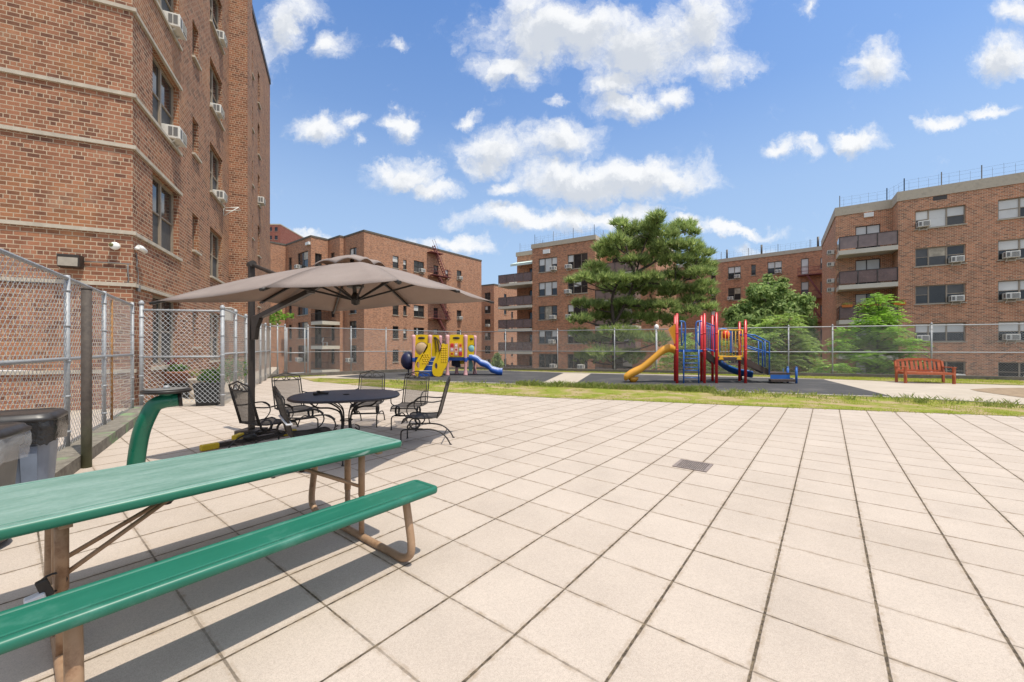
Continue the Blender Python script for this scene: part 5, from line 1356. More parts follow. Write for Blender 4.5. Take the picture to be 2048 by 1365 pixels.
zd1, zd2 = zz(700), zz(717)
b = MB(); b.box(((xx(1354)+xx(1409))/2, D1/2, zd1-.04), xx(1409)-xx(1354)-.1, D1, .09); b.build('deck', M['play_blue'], ps)
b = MB(); b.box(((xx(1433)+xx(1491))/2, D1/2, zd2-.05), xx(1491)-xx(1433)-.1, D1, .10); b.build('deck', M['deck_brown'], ps)
b = MB(); b.prism([(xx(1412), zd1), (xx(1431), zd2+.02), (xx(1431), zd2-.28), (xx(1412), zd1-.28)], (0, .06, 0), (1, 0, 0), (0, 0, 1), -.06); b.prism([(xx(1412), zd1), (xx(1431), zd2+.02), (xx(1431), zd2-.28), (xx(1412), zd1-.28)], (0, D1, 0), (1, 0, 0), (0, 0, 1), -.06)
b.bar((xx(1412), D1/2, zd1-.06), (xx(1431), D1/2, zd2-.06), D1-.16, .06); b.build('ramp', M['deck_brown'], ps)
def railing(pts_, y, name='railing', m='play_blue', rt=.018, bars=0, za=None, zb_=None):
    b = MB(); b.tube([(xx(p[0]), y, zz(p[1])) for p in pts_], rt, 8, closed=False); return b
for y in (0.0, D1):
    b = MB(); 
    b.tube([(xx(1412), y, zz(646)), (xx(1431), y, zz(653))], .02, 8); b.tube([(xx(1412), y, zz(697)), (xx(1431), y, zz(704))], .02, 8)
    for k in range(5): t_ = (k+.5)/5; b.tube([(xx(1412)+(xx(1431)-xx(1412))*t_, y, zz(646+7*t_)), (xx(1412)+(xx(1431)-xx(1412))*t_, y, zz(697+7*t_))], .012, 6)
    b.build('railing', M['play_blue'], ps)
# ladder with looped blue grab rails
b = MB(); x0, x1 = xx(1367), xx(1397)
for x in (x0, x1): b.tube([(x, -.08, 0), (x, -.08, zd1)], .03, 8)
b.build('ladder', M['play_blue'], ps)
lad = ps.children[-1]
for py in (711.5, 717.5, 726.5, 735, 741, 756): b = MB(); b.tube([(x0, -.08, zz(py)), (x1, -.08, zz(py))], .017, 8); b.build('rung', M['play_blue'], lad)
for (xa, xb) in ((1359, 1370), (1403, 1391.5)):
    b = MB(); b.tube(smooth([(xx(xa), -.05, zz(643.5)), (xx((xa+xb)/2), -.06, zz(643.5)), (xx(xb), -.07, zz(650)), (xx(xb), -.08, zz(695)), (xx(xb), -.08, zz(702))], 5), .03, 8)
    b.tube([(xx(xa + (xb-xa)*.35), -.06, zz(645)), (xx(xa + (xb-xa)*.35), -.06, zz(692))], .026, 8)
    b.tube(smooth([(xx(xa + (xb-xa)*.35), -.06, zz(664)), (xx(xb-(xb-xa)*.2), -.06, zz(666)), (xx(xb-(xb-xa)*.15), -.06, zz(680)), (xx(xa + (xb-xa)*.4), -.06, zz(692))], 4), .02, 6)
    b.build('grab_rail', M['play_blue'], ps)
# gold slide with hood
prof = [(1352, 694), (1340, 689), (1325, 695), (1310, 708), (1296, 720), (1282, 731), (1270, 737), (1258, 743), (1250, 749), (1247, 752)]
cl_ = smooth([(xx(a), D1*.5, zz(c)) for a, c in prof], 4); cl_ = [p - V(0, 0, .02) for p in cl_]
rings = []
for i, p in enumerate(cl_):
    f = i/(len(cl_)-1); wl = .30; hh = .26 if f < .85 else .26 - (f-.85)*1.0
    rings.append([(p.x, p.y-wl, p.z+.03), (p.x, p.y-wl, p.z-hh), (p.x, p.y-wl*.6, p.z-hh-.05), (p.x, p.y+wl*.6, p.z-hh-.05), (p.x, p.y+wl, p.z-hh), (p.x, p.y+wl, p.z+.03), (p.x, p.y+wl-.05, p.z+.03), (p.x, p.y+wl-.07, p.z-hh*.6), (p.x, p.y-wl+.07, p.z-hh*.6), (p.x, p.y-wl+.05, p.z+.03)])
b = MB(); b.loft(rings); b.build('slide', M['slide_gold'], ps)
sl_ = ps.children[-1]
b = MB(); b.lathe([(.10, 0), (.2, .10), (.22, .22)], 14, (xx(1266), D1*.5, 0)); b.build('slide_foot', M['slide_gold'], sl_)
b = MB(); b.prism([(xx(1353), zz(646)), (xx(1338.5), zz(657)), (xx(1352), zz(688)), (xx(1353), zz(688))], (0, .20, 0), (1, 0, 0), (0, 0, 1), -.05); b.build('slide_hood', M['slide_gold'], sl_); b = MB(); b.prism([(xx(1353), zz(646)), (xx(1338.5), zz(657)), (xx(1352), zz(688)), (xx(1353), zz(688))], (0, D1-.2, 0), (1, 0, 0), (0, 0, 1), -.05); b.build('slide_hood', M['slide_gold'], sl_)
# yellow barred panel and its feet, orange ball behind
b = MB(); X0, X1 = xx(1437), xx(1485); b.tube(smooth([(X0, 0, zz(661)), (X0, 0, zz(708)), (X0+.08, 0, zz(713)), (X1-.08, 0, zz(713)), (X1, 0, zz(708)), (X1, 0, zz(661))], 4), .024, 8); b.tube([(xx(1433), 0, zz(660.5)), (xx(1490), 0, zz(660.5))], .022, 8)
for k in range(6): x = X0 + (X1-X0)*(k+1)/7; b.tube([(x, 0, zz(661)), (x, 0, zz(713))], .013, 6)
b.build('barred_panel', M['play_yellow'], ps); bp = ps.children[-1]
b = MB()
for px in (1442, 1478): b.prism([(xx(px-5), zz(719.5)), (xx(px-3), zz(714)), (xx(px+3), zz(714)), (xx(px+5), zz(719.5))], (0, -.03, 0), (1, 0, 0), (0, 0, 1), -.06)
b.build('panel_foot', M['play_yellow'], bp)
b = MB(); b.ellipsoid((xx(1461.5), D1-.05, zz(668)), .19, .15, .19, 16, 10); b.build('orange_ball', M['play_orange'], ps)
b = MB(); b.prism([(xx(1436), zz(656)), (xx(1450), zz(656)), (xx(1450), zz(706)), (xx(1436), zz(706))], (0, D1, 0), (1, 0, 0), (0, 0, 1), -.04); b.prism([(xx(1471), zz(660)), (xx(1477), zz(660)), (xx(1477), zz(706)), (xx(1471), zz(706))], (0, D1, 0), (1, 0, 0), (0, 0, 1), -.04)
b.tube(arc((xx(1456), D1-.02, zz(672)), .32, 20, 170, 12), .05, 8); b.build('blue_panel', M['play_blue'], ps)
# blue tube slide dropping behind to the right
cl_ = smooth([(xx(1444), D1+.2, zz(722)), (xx(1456), D1+.5, zz(733)), (xx(1472), D1+.7, zz(742)), (xx(1490), D1+.75, zz(749)), (xx(1508), D1+.7, zz(753)), (xx(1522), D1+.55, zz(755))], 4)
b = MB(); rings = []
for i, p in enumerate(cl_): rr = .38 if i > 2 else .42; rings.append([(p.x - .1*math.sin(a)*rr, p.y + rr*math.cos(a), p.z + .18 + rr*.85*math.sin(a)) for a in [math.pi*1.0 + math.pi*k/9 for k in range(10)]] + [(p.x, p.y + (rr-.04)*math.cos(a), p.z + .18 + (rr-.04)*.85*math.sin(a)) for a in [2*math.pi - math.pi*k/9 for k in range(10)]])
b.loft(rings); b.build('chute', M['play_blue'], ps)
b = MB(); b.tube([(xx(1503), D1+.7, 0), (xx(1503), D1+.7, zz(752))], .04, 8); b.build('chute_leg', M['black_metal'], ps)
# brown access ramp with blue handrails
for y in (0.0, D1-.1):
    b = MB(); b.prism([(xx(1493), zd2), (xx(1538), zz(740)), (xx(1538), zz(751)), (xx(1493), zd2-.26)], (0, y+.06, 0), (1, 0, 0), (0, 0, 1), -.06)
    o = b.build('stringer', M['deck_brown'], ps)
    b = MB(); b.tube([(xx(1490), y, zz(669)), (xx(1510), y, zz(671)), (xx(1530), y, zz(681)), (xx(1538.5), y, zz(685)), (xx(1538.5), y, zz(750))], .03, 8)
    b.tube([(xx(1494), y, zz(692)), (xx(1538), y, zz(706))], .026, 8); b.tube([(xx(1530), y, zz(681)), (xx(1530), y, zz(735))], .026, 8); b.tube([(xx(1494), y, zz(667)), (xx(1538), y, zz(683))], .026, 8) if y > .5 else None
    b.build('handrail', M['play_blue'], o)
b = MB()
for k in range(4): t_ = (k+.5)/4; b.box((xx(1493) + (xx(1538)-xx(1493))*t_, D1/2, zd2 + (zz(748)-zd2)*t_), .24, D1-.2, .05)
b.build('step', M['deck_brown'], ps)
# transfer seat at the end
b = MB(); b.box((xx(1562), .5, zz(748)), xx(1583)-xx(1540), .8, .07); b.build('transfer_seat', M['deck_brown'], ps); ts = ps.children[-1]
b = MB(); b.box((xx(1562), .12, zz(754.5)), xx(1581)-xx(1542), .05, .17); b.build('seat_skirt', M['play_blue'], ts)
b = MB(); b.box((xx(1563), -.05, zz(761)), xx(1588)-xx(1540), .36, .09); b.tube([(xx(1563), -.02, 0), (xx(1563), -.02, zz(762))], .05, 8); b.build('lower_step', M['deck_brown'], ts)
for (px, y, pt_) in ((1590.5, -.12, 736), (1578.5, .18, 736)): b = MB(); b.tube([(xx(px), y, 0), (xx(px), y, zz(pt_))], .05, 12); b.lathe([(.052, 0), (.05, .03), (.02, .05)], 12, (xx(px), y, zz(pt_))); b.build('blue_post', M['play_blue'], ps)
b = MB(); b.tube(smooth([(xx(1575), .5, zz(739)), (xx(1574), .45, zz(755)), (xx(1576), .4, zz(760))], 4), .016, 6); b.tube(smooth([(xx(1582.5), .5, zz(740)), (xx(1584), .4, zz(756)), (xx(1588), .1, zz(758))], 4), .016, 6); b.build('grab_rail', M['play_blue'], ts)
def shear(o):                                            # the bays stand askew to the front row
    for ch in o.children:
        if ch.type == 'MESH':
            for v in ch.data.vertices: v.co.x += .34*v.co.y
            ch.location.x += .34*ch.location.y
        shear(ch)
shear(ps)
# ---------------------------------------------------------------- toddler play set
M['pink'] = mat('pink', (.62, .33, .335), .45, var=.1, scale=2, dirt=(.66, .5, .48), dirt_amt=.6, dscale=1.5)
M['toy_yellow'] = mat('toy_yellow', (.76, .50, .006), .4, var=.06, scale=2, spec=.4)
M['toy_blue'] = mat('toy_blue', (.016, .075, .32), .4, var=.1, scale=3, spec=.4)
M['navy'] = mat('navy', (.012, .016, .06), .45, var=.2)
M['tan_disc'] = mat('tan_disc', (.52, .37, .22), .6, var=.1)
M['aqua'] = mat('aqua', (.25, .52, .50), .5, var=.1)
YT = F*H/(751.5-YH); O6 = V((885-1024)/F*YT, YT, 0); KT = YT/F
def tx(px, y=0): return (px-1024)/F*(YT+y) - O6.x
def tz(py): return H + (YH-py)*KT
def r8(a, c): return 780 + a*.127, 620 + c*.127         # from the enlarged crop to photo pixels
pt6 = thing('toddler_playset', 'yellow and pink plastic toddler playset with blue wave slide', 'playset', O6)
DT = 1.15
def ppost(a, y, top=395):
    px, _ = r8(a, 0); zt = tz(620 + top*.127); b = MB()
    b.lathe([(.125, 0), (.11, .06), (.075, .3), (.07, .62), (.075, .66), (.075, .95), (.085, 1.2), (.105, zt-.22), (.115, zt-.1), (.10, zt-.03), (.05, zt)], 16)
    o = b.build('post', M['pink'], pt6); o.location = (tx(px, y), y, 0)
    b = MB(); b.lathe([(.082, .72), (.085, .73), (.085, .92), (.082, .93)], 16); b.build('collar', M['toy_blue'], o)
FPOST = [(372, 0), (632, 0), (905, 0), (1190, 0)]
for a, y in FPOST: ppost(a, y)
for a in (372, 790, 1050, 1335): ppost(a, DT, 395)
def tpx(a, y=0): return tx(r8(a, 0)[0], y)
def tpz(c, y=0): return H + (YH - r8(0, c)[1])/F*(YT+y)
zA, zB_ = tpz(800), tpz(745)
b = MB(); b.box(((tpx(372)+tpx(1335))/2, DT/2, (zA+zB_)/2), tpx(1335)-tpx(372), DT-.05, zB_-zA); b.build('deck', M['toy_blue'], pt6)
def panel(a0, a1, y, hole=None, yv=None, name='panel', x_at=None):
    b = MB(); x0, x1 = tpx(a0, y), tpx(a1, y); z0, z1 = tpz(745), tpz(402)
    n_ = 32; xm = (x0+x1)/2; th = .05
    out = []
    for k in range(n_): 
        a_ = 2*math.pi*k/n_; ca, sa = math.cos(a_), math.sin(a_); m_ = max(abs(ca), abs(sa)); wx = (x1-x0)/2*(1 if sa < .2 else 1-.10*sa); out.append((xm + wx*ca/m_, (z0+z1)/2 + (z1-z0)/2*sa/m_ + (.04*(1-ca*ca) if sa > .7 else 0)))
    if hole:
        hx, hz, hr = hole; inn_ = [(hx + hr*math.cos(2*math.pi*k/n_), hz + hr*1.05*math.sin(2*math.pi*k/n_)) for k in range(n_)]
        f0 = [(p[0], y, p[1]) for p in out]; f1 = [(p[0], y, p[1]) for p in inn_]; k0 = [(p[0], y+th, p[1]) for p in out]; k1 = [(p[0], y+th, p[1]) for p in inn_]
        b.loft([f1, f0, k0, k1, f1], caps=False, smooth=False)
    else: b.prism(out, (0, y+th, 0), (1, 0, 0), (0, 0, 1), th)
    return b.build(name, M['toy_yellow'], pt6)
hx, hz, hr = tpx(497), tpz(610), .335
o = panel(392, 605, -.02, (hx, hz, hr))
b = MB(); b.ellipsoid((hx, .03, hz), hr, .10, hr*1.04, 22, 10); b.build('bubble_window', M['tan_disc'], o)
b = MB(); b.ellipsoid((hx, -.03, tpz(445)), .19, .02, .065, 14, 6); b.build('emblem', M['black_metal'], o)
o = panel(940, 1165, -.02)
b = MB(); b.ellipsoid(((tpx(1045)), -.03, tpz(445)), .19, .02, .065, 14, 6); b.build('emblem', M['black_metal'], o)
tcs = [(.60, .05, .05), (.68, .34, .33), (.72, .26, .05), (.62, .34, .4), (.72, .5, .42), (.45, .28, .36), (.72, .4, .03), (.6, .3, .25), (.55, .04, .05)]
for i in range(9):
    cx, cz = tpx(978 + 66*(i % 3)), tpz(563 + 65*(i//3)); b = MB(); b.loft([[(q[0] + cx, -.022, q[1] + cz) for q in [(p[0], p[1]) for p in rrect(.092, .115, .03, 0)]], [(q[0] + cx, -.055, q[1] + cz) for q in [(p[0], p[1]) for p in rrect(.086, .108, .03, 0)]]]); b.build('game_tile', mat('game_tile', tcs[i], .45), o)
    b = MB(); b.lathe([(.055, 0), (.05, .006)], 12); q = b.build('tile_mark', M['play_red'] if i % 2 == 0 else M['white'], o); q.location = (cx, -.056, cz); q.rotation_euler = (R(90), 0, 0)
# arched bar panel in the middle and side panel at the right, set back
o = panel(648, 775, DT*.55)
b = MB()
for k in range(3): cx = tpx(640); b.tube([(cx + (.18+.16*k)*math.cos(R(q)), DT*.55-.03, tpz(690) + (.9)*math.sin(R(q))) for q in range(5, 80, 12)], .022, 6)
b.build('arch_bar', M['black_metal'], o)
hx2 = tpx(1262)
o = panel(1212, 1322, DT*.6, (hx2, hz, .19)); b = MB(); b.ellipsoid((hx2, DT*.6+.05, hz), .19, .08, .2, 16, 8); b.build('bubble_window', M['aqua'], o)
b = MB(); b.ellipsoid((hx2, DT*.6-.01, tpz(455)), .10, .02, .05, 12, 6); b.build('emblem', M['black_metal'], o)
for a0, a1 in ((395, 760), (930, 1310)): panel(a0, a1, DT)
# curved climbing cheeks beside the blue steps
M['toy_yellow_pit'] = mat('toy_yellow_pit', (.60, .36, .005), .45)
def cheek(poly, y, th, hole=None, pits=()):
    P6 = [(tpx(a, y), tpz(c, y)) for a, c in poly]; P6 = [(p.x, p.z) for p in smooth([(p[0], 0, p[1]) for p in P6 + [P6[0]]], 4)][:-1]
    b = MB(); 
    if hole:
        ha, hc, hr_, hs = hole; n_ = len(P6); hx_, hz_ = tpx(ha, y), tpz(hc, y)
        inn_ = []
        for p in P6: a_ = math.atan2(p[1]-hz_, p[0]-hx_); inn_.append((hx_ + hr_*math.cos(a_), hz_ + hs*math.sin(a_)))
        f0 = [(p[0], y, p[1]) for p in P6]; f1 = [(p[0], y+.0, p[1]) for p in inn_]; k0 = [(p[0], y+th, p[1]) for p in P6]; k1 = [(p[0], y+th, p[1]) for p in inn_]
        b.loft([f1, f0, k0, k1, f1], caps=False, smooth=False)
    else: b.prism(P6, (0, y+th, 0), (1, 0, 0), (0, 0, 1), th)
    b.cur = 1
    for (a, c) in pits: b.ellipsoid((tpx(a, y), y-.002, tpz(c, y)), .05, .018, .035, 8, 5)
    o = b.build('climbing_cheek', [M['toy_yellow'], M['toy_yellow_pit']], pt6)
    return o
pitsL = [(520+38*i + (j % 2)*14, 705+34*j) for j in range(5) for i in range(3) if 520+38*i + (j % 2)*14 < 628]
cheek([(635, 525), (595, 530), (590, 600), (530, 660), (450, 740), (405, 830), (385, 930), (400, 1035), (455, 1040), (525, 950), (610, 800), (635, 760)], -.75, .22, (440, 870, .085, .16), pitsL)
pitsR = [(815+34*i, 600+36*j) for j in range(7) for i in range(3) if 815+34*i < 900 and 700 < 1300 - (815+34*i)*.2 - 0*j]
cheek([(905, 535), (870, 545), (815, 535), (812, 610), (760, 680), (695, 790), (665, 900), (668, 985), (700, 1040), (800, 1045), (840, 960), (890, 880), (905, 760)], -.95, .24, (725, 885, .075, .15), pitsR)
steps = [(455, 668, 965, 1040, -.82), (528, 680, 880, 960, -.58), (608, 700, 815, 885, -.34), (635, 712, 750, 820, -.1)]
for (a0, a1, c0, c1, y) in steps:
    b = MB(); x0, x1 = tpx(a0, y), tpx(a1, y); z1 = tpz(c0, y); b.box(((x0+x1)/2, y+.22, z1/2), x1-x0, .46, z1); o = b.build('step', M['toy_blue'], pt6, bevel=.02)
    b = MB(); b.box(((x0+x1)/2, y+.02, z1+.008), x1-x0-.03, .07, .02); b.build('nosing', M['white'], o)
# wavy double slide
wl_ = smooth([(tpx(1240), 0, tpz(762)), (tpx(1300), 0, tpz(765)), (tpx(1370), 0, tpz(800)), (tpx(1420), 0, tpz(845)), (tpx(1490), 0, tpz(868)), (tpx(1545), 0, tpz(900)), (tpx(1590), 0, tpz(950)), (tpx(1650), 0, tpz(970)), (tpx(1710), 0, tpz(990)), (tpx(1765), 0, tpz(1030))], 5)
rings = []; y0, y1 = .0, .95; up_ = .16
for p in wl_:
    x, z = p.x, max(p.z, .16); rings.append([(x, y0, z+up_), (x, y0, z-.12), (x, y1, z-.12), (x, y1, z+up_), (x, y1-.06, z+up_), (x, y1-.09, z), (x, .53, z), (x, .50, z+up_*.9), (x, .45, z+up_*.9), (x, .42, z), (x, y0+.09, z), (x, y0+.06, z+up_)])
b = MB(); b.loft(rings); o = b.build('wave_slide', M['toy_blue'], pt6)
b = MB()
for y in (.03, .475, .92): b.tube([(p.x, y, max(p.z, .16)+up_*(1 if y != .475 else .9)+.005) for p in wl_], .018, 6)
b.build('slide_edge', mat('slide_edge', (.55, .6, .7), .4), o)
b = MB(); b.ellipsoid((tpx(265), .35, tpz(805)), .40, .45, .48, 18, 12); b.tube([(tpx(262), .35, 0), (tpx(262), .35, .3)], .03, 8); b.build('tunnel_pod', M['navy'], pt6)
b = MB(); b.prism([(tpx(1215), tpz(800)), (tpx(1270), tpz(800)), (tpx(1290), tpz(880)), (tpx(1270), tpz(985)), (tpx(1225), tpz(985)), (tpx(1212), tpz(900))], (0, .75, 0), (1, 0, 0), (0, 0, 1), .05); b.build('play_panel', M['aqua'], pt6)
b = MB(); b.prism([(tpx(1072), tpz(800)), (tpx(1165), tpz(800)), (tpx(1165), tpz(865)), (tpx(1072), tpz(865))], (0, .9, 0), (1, 0, 0), (0, 0, 1), .05); b.build('play_panel', M['toy_yellow'], pt6)
b = MB(); b.prism([(tpx(925), tpz(800)), (tpx(1070), tpz(800)), (tpx(1070), tpz(930)), (tpx(925), tpz(900))], (0, 1.0, 0), (1, 0, 0), (0, 0, 1), .05); b.build('under_panel', M['navy'], pt6)
# ---------------------------------------------------------------- red bench
M['red_wood'] = mat('red_wood', (.38, .095, .036), .5, var=.22, scale=5, bump=.15)
YB = F*H/(766.5-YH); bl = V((1849-1024)/F*YB, YB, 0)
bn = thing('park_bench', 'red-brown slatted wooden bench on the concrete before the back fence', 'bench', bl, R(-14))
KB = YB/F; hw = 41*KB; zz_ = lambda py: H + (YH-py)*KB
for s_ in (-1, 1):
    b = MB(); b.box((s_*(hw-.04), -.26, .32), .08, .07, .64); b.tube(smooth([(s_*(hw-.04), -.27, .02), (s_*(hw-.04), -.30, .25), (s_*(hw-.04), -.24, .45)], 3), .03, 6); b.build('leg', M['red_wood'], bn)
    b = MB(); b.bar((s_*(hw-.04), .27, 0), (s_*(hw-.04), .27, .45), .07, .07); b.bar((s_*(hw-.04), .27, .44), (s_*(hw-.04), .36, .90), .07, .065); b.build('leg', M['red_wood'], bn)
    b = MB(); b.box((s_*(hw-.03), .0, .655), .10, .66, .035); b.build('armrest', M['red_wood'], bn, bevel=.008)
b = MB()
for k in range(5): b.box((0, -.24 + .115*k, .44), 2*hw-.18, .10, .025)
b.build('seat', M['red_wood'], bn)
b = MB(); b.box((0, -.285, .40), 2*hw-.17, .03, .08); b.box((0, .26, .39), 2*hw-.17, .03, .08); b.build('apron', M['red_wood'], bn)
b = MB(); yk = lambda z: .28 + (z-.45)*.19
b.bar((-hw+.07, yk(.50), .50), (hw-.07, yk(.50), .50), .04, .07)
tops = [(x/10*(hw-.07), yk(.9), .90 + .075*(1-(x/10)**2)) for x in range(-10, 11)]
for p, q in zip(tops, tops[1:]): b.bar(p, q, .05, .09)
b.build('back_frame', M['red_wood'], bn)
b = MB()
for k in range(10):
    x = -hw + .07 + (2*hw-.14)*(k+.5)/10; zt = .88 + .07*(1-(x/hw)**2); b.bar((x, yk(.5), .5), (x, yk(zt), zt), .105 if k % 2 else .08, .022, up=(0, 1, 0))
b.build('backrest', M['red_wood'], bn)
# lamp globe behind the fence
lp_ = at(1313, 655, 23); o = thing('lamp_post', 'slim lamp post with a small white globe behind the back fence', 'lamp post', V(lp_.x, lp_.y, -3.2))
b = MB(); b.tube([(0, 0, 0), (0, 0, lp_.z+3.0)], .05, 8); b.build('pole', M['galv'], o); b = MB(); b.ellipsoid((0, 0, lp_.z+3.2), .13, .13, .17); b.build('globe', M['white'], o)
# ---------------------------------------------------------------- trees
M['bark'] = mat('bark', (.065, .05, .04), .95, var=.35, scale=12, bump=.6)
def foliage_mat(name, stops, tr_=.25, cl=.35):
    t = NT(name); gi = t.n('ShaderNodeNewGeometry'); co = t.coord()
    c = t.ramp(gi.outputs['Random Per Island'], stops)
    c = t.mix(1, c, t.ramp(t.noise(cl, 4, .6, co), [(.35, .68), (.65, 1.22)]), 'MULTIPLY')
    t.set(c, .6, 0, .3); tr = t.n('ShaderNodeBsdfTranslucent'); t.l(c, tr.inputs[0]); mx = t.n('ShaderNodeMixShader'); mx.inputs[0].default_value = tr_
    t.l(t.b.outputs[0], mx.inputs[1]); t.l(tr.outputs[0], mx.inputs[2]); t.l(mx.outputs[0], t.out.inputs[0]); return t.m
M['pine_needles'] = foliage_mat('pine_needles', [(0, (.17, .25, .085)), (.4, (.30, .40, .13)), (.75, (.43, .52, .18)), (1, (.56, .62, .24))], .55)
M['leaf_dark'] = foliage_mat('leaf_dark', [(0, (.15, .24, .07)), (.5, (.27, .38, .12)), (1, (.43, .52, .19))], .5)
M['leaf_light'] = foliage_mat('leaf_light', [(0, (.16, .27, .05)), (.5, (.27, .39, .08)), (1, (.40, .50, .14))], .4)
M['leaf_bright'] = foliage_mat('leaf_bright', [(0, (.14, .28, .03)), (.5, (.23, .41, .05)), (1, (.36, .54, .09))], .42)
def tree(name, label, Y, base_px, zoom, pads, m, style, size, dens, trunk_r, limbs, ground=-3.2, depth=.8):
    ox, oy, sc = zoom; rg = random.Random(len(label)*7 + len(pads))
    P = []
    for p in pads:
        px, py = ox + p[0]*sc, oy + p[1]*sc; y = Y + (rg.uniform(-1, 1)*depth*2.2 if len(p) < 5 else p[4])
        c = at(px, py, y); P.append((c, p[2]*sc*y/F, p[3]*sc*y/F*(1.25 if style == 'pine' else 1.1)))
    bx = at(base_px, 0, Y); root = thing(name, label, 'tree', V(bx.x, bx.y, ground)); off = V(bx.x, bx.y, ground)
    b = MB()
    for c, rx, rz_ in P:
        ry = max(rx, rz_)*depth
        n_ = max(5, int(dens*(rx*rz_)**.75*(1+depth)))
        for _ in range(n_):
            u = V(rg.gauss(0, 1), rg.gauss(0, 1), rg.gauss(0, 1)).normalized()
            rr = rg.random()**.4
            if style == 'pine': rr = rg.random()**.3
            if style == 'pine' and u.z < -.1 and rg.random() < .75: u.z = -u.z*.6
            p = c + V(u.x*rx*rr, u.y*ry*rr, u.z*rz_*rr)
            if style == 'pine':
                ax = (V(u.x*.9, u.y*.9, .75 + .6*rg.random())).normalized()
                for k in range(11):
                    d = (ax + V(rg.uniform(-.75, .75), rg.uniform(-.75, .75), rg.uniform(-.55, .55))).normalized(); s_ = size*rg.uniform(.6, 1.15); w_ = d.cross(V(rg.uniform(-1, 1), rg.uniform(-1, 1), rg.uniform(-1, 1))).normalized()*size*.055
                    i = b.add([p - w_, p + w_, p + d*s_]); b.face((i, i+1, i+2))
            elif style == 'frond':                       # drooping compound leaf: a spine with paired leaflets
                a = rg.random()*6.28; d = V(math.cos(a)*.9 + u.x*.5, math.sin(a)*.9 + u.y*.5, .25 + .5*u.z).normalized(); side = d.cross(V(0, 0, 1)).normalized(); Lf = size*rg.uniform(.7, 1.3)
                for k in range(5):
                    t_ = (k+.6)/5; q = p + d*Lf*t_ - V(0, 0, .45*Lf*t_*t_)
                    for s_ in (-1, 1):
                        l_ = side*s_*Lf*.36*(1-.5*t_) + d*Lf*.10 - V(0, 0, Lf*.10); w2_ = d*Lf*.085
                        i = b.add([q, q + l_*.5 - w2_, q + l_, q + l_*.5 + w2_]); b.face((i, i+1, i+2, i+3))
            else:
                for k in range(4):
                    nrm = (u + V(rg.uniform(-.7, .7), rg.uniform(-.7, .7), rg.uniform(-.2, .9))).normalized(); t1_ = nrm.orthogonal().normalized(); t1_ = Matrix.Rotation(rg.random()*6.28, 3, nrm) @ t1_; w_ = nrm.cross(t1_); s_ = size*rg.uniform(.6, 1.25); q = p + V(rg.uniform(-1, 1), rg.uniform(-1, 1), rg.uniform(-1, 1))*size*.8
                    i = b.add([q - t1_*s_*.5, q + w_*s_*.26, q + t1_*s_*.5 - nrm*s_*.15, q - w_*s_*.26]); b.face((i, i+1, i+2, i+3))
    b.build('crown', m, root, off)
    b = MB()
    nodes = []
    for L_ in limbs:
        pts_ = [at(ox + q[0]*sc, oy + q[1]*sc, Y + (q[2] if len(q) > 2 else 0)) for q in L_]
        pts_[0].z = ground if L_ is limbs[0] else pts_[0].z
        n_ = len(pts_); S = smooth(pts_, 4); r0 = trunk_r if L_ is limbs[0] else trunk_r*.6
        b.tube(S, [r0*(1-.75*i/len(S)) for i in range(len(S))], 8); nodes += S[3:]
    for c, rx, rz_ in P:
        nd_ = min(nodes, key=lambda q: (q-c).length + (max(0, q.z-c.z+.4)*1.5)); mid_ = (nd_+c)/2 + V(0, 0, -.12*(nd_-c).length*.5); S = smooth([nd_, mid_, c + V(0, 0, -.2*rz_)], 3)
        b.tube(S, [trunk_r*.28*(1-.7*i/len(S)) for i in range(len(S))], 5)
        for _ in range(3): b.tube([mid_, c + V(rg.uniform(-.8, .8)*rx, rg.uniform(-.5, .5)*rx, rg.uniform(-.3, .5)*rz_)], [trunk_r*.12, trunk_r*.04], 4)
    b.build('trunk', M['bark'], root, off)
    return root
PZ = (1110, 420, .2491)
pine = [(800,100,55,60),(835,65,35,35),(770,160,80,60),(545,150,45,55),(478,125,16,30),(560,210,75,50),(665,190,90,75),(990,165,85,50),(1075,150,50,50),(1110,200,35,30),(860,230,120,75),(480,270,110,45),(390,320,85,45),(420,380,85,40),(560,320,110,60),(715,300,110,65),(900,320,130,65),(1060,310,120,55),(1150,370,90,45),(1230,360,40,25),(640,425,120,42),(800,410,120,50),(960,420,120,50),(1110,440,110,50),(1220,470,80,40),(1160,530,110,50),(1030,540,100,40),(900,560,100,45),(310,480,90,40),(350,520,80,35),(240,560,85,35),(140,585,50,25),(380,580,120,48),(500,570,100,45),(620,590,130,55),(740,570,120,50),(470,650,110,40),(640,660,110,40),(760,640,120,50),(930,640,90,45),(1200,620,85,40),(1080,660,110,40),(1220,680,70,35),(900,690,80,40),(230,765,95,32),(330,790,90,38),(440,800,100,45),(570,770,110,45),(680,800,100,45),(780,790,90,45),(900,790,90,45),(1110,740,100,42),(1230,800,80,30),(1060,830,100,40),(200,895,100,28),(310,870,90,30),(420,880,90,32),(580,880,90,38),(720,880,90,40),(840,890,110,40),(960,910,80,35),
  (500,1000,180,45),(300,1060,140,40),(640,1040,120,45),(200,1010,80,35),(400,1170,150,45),(620,1190,110,45),(260,1200,100,40),(820,1060,100,50)]
tree('pine_tree', 'big spreading pine with tufted needles rising behind the back fence', 31, 1230, PZ, pine, M['pine_needles'], 'pine', .56, 86, .2,
     [[(480, 1400), (475, 1150), (470, 930), (458, 730), (500, 600), (600, 520)], [(470, 930), (560, 760), (640, 560), (655, 500), (700, 330), (790, 130)], [(640, 520), (600, 400), (560, 250), (545, 150)], [(660, 500), (780, 430), (920, 330), (1000, 190)], [(480, 900), (380, 930), (250, 900)], [(640, 560), (860, 600), (1080, 560)], [(560, 760), (850, 780), (1100, 760)]], depth=.85)
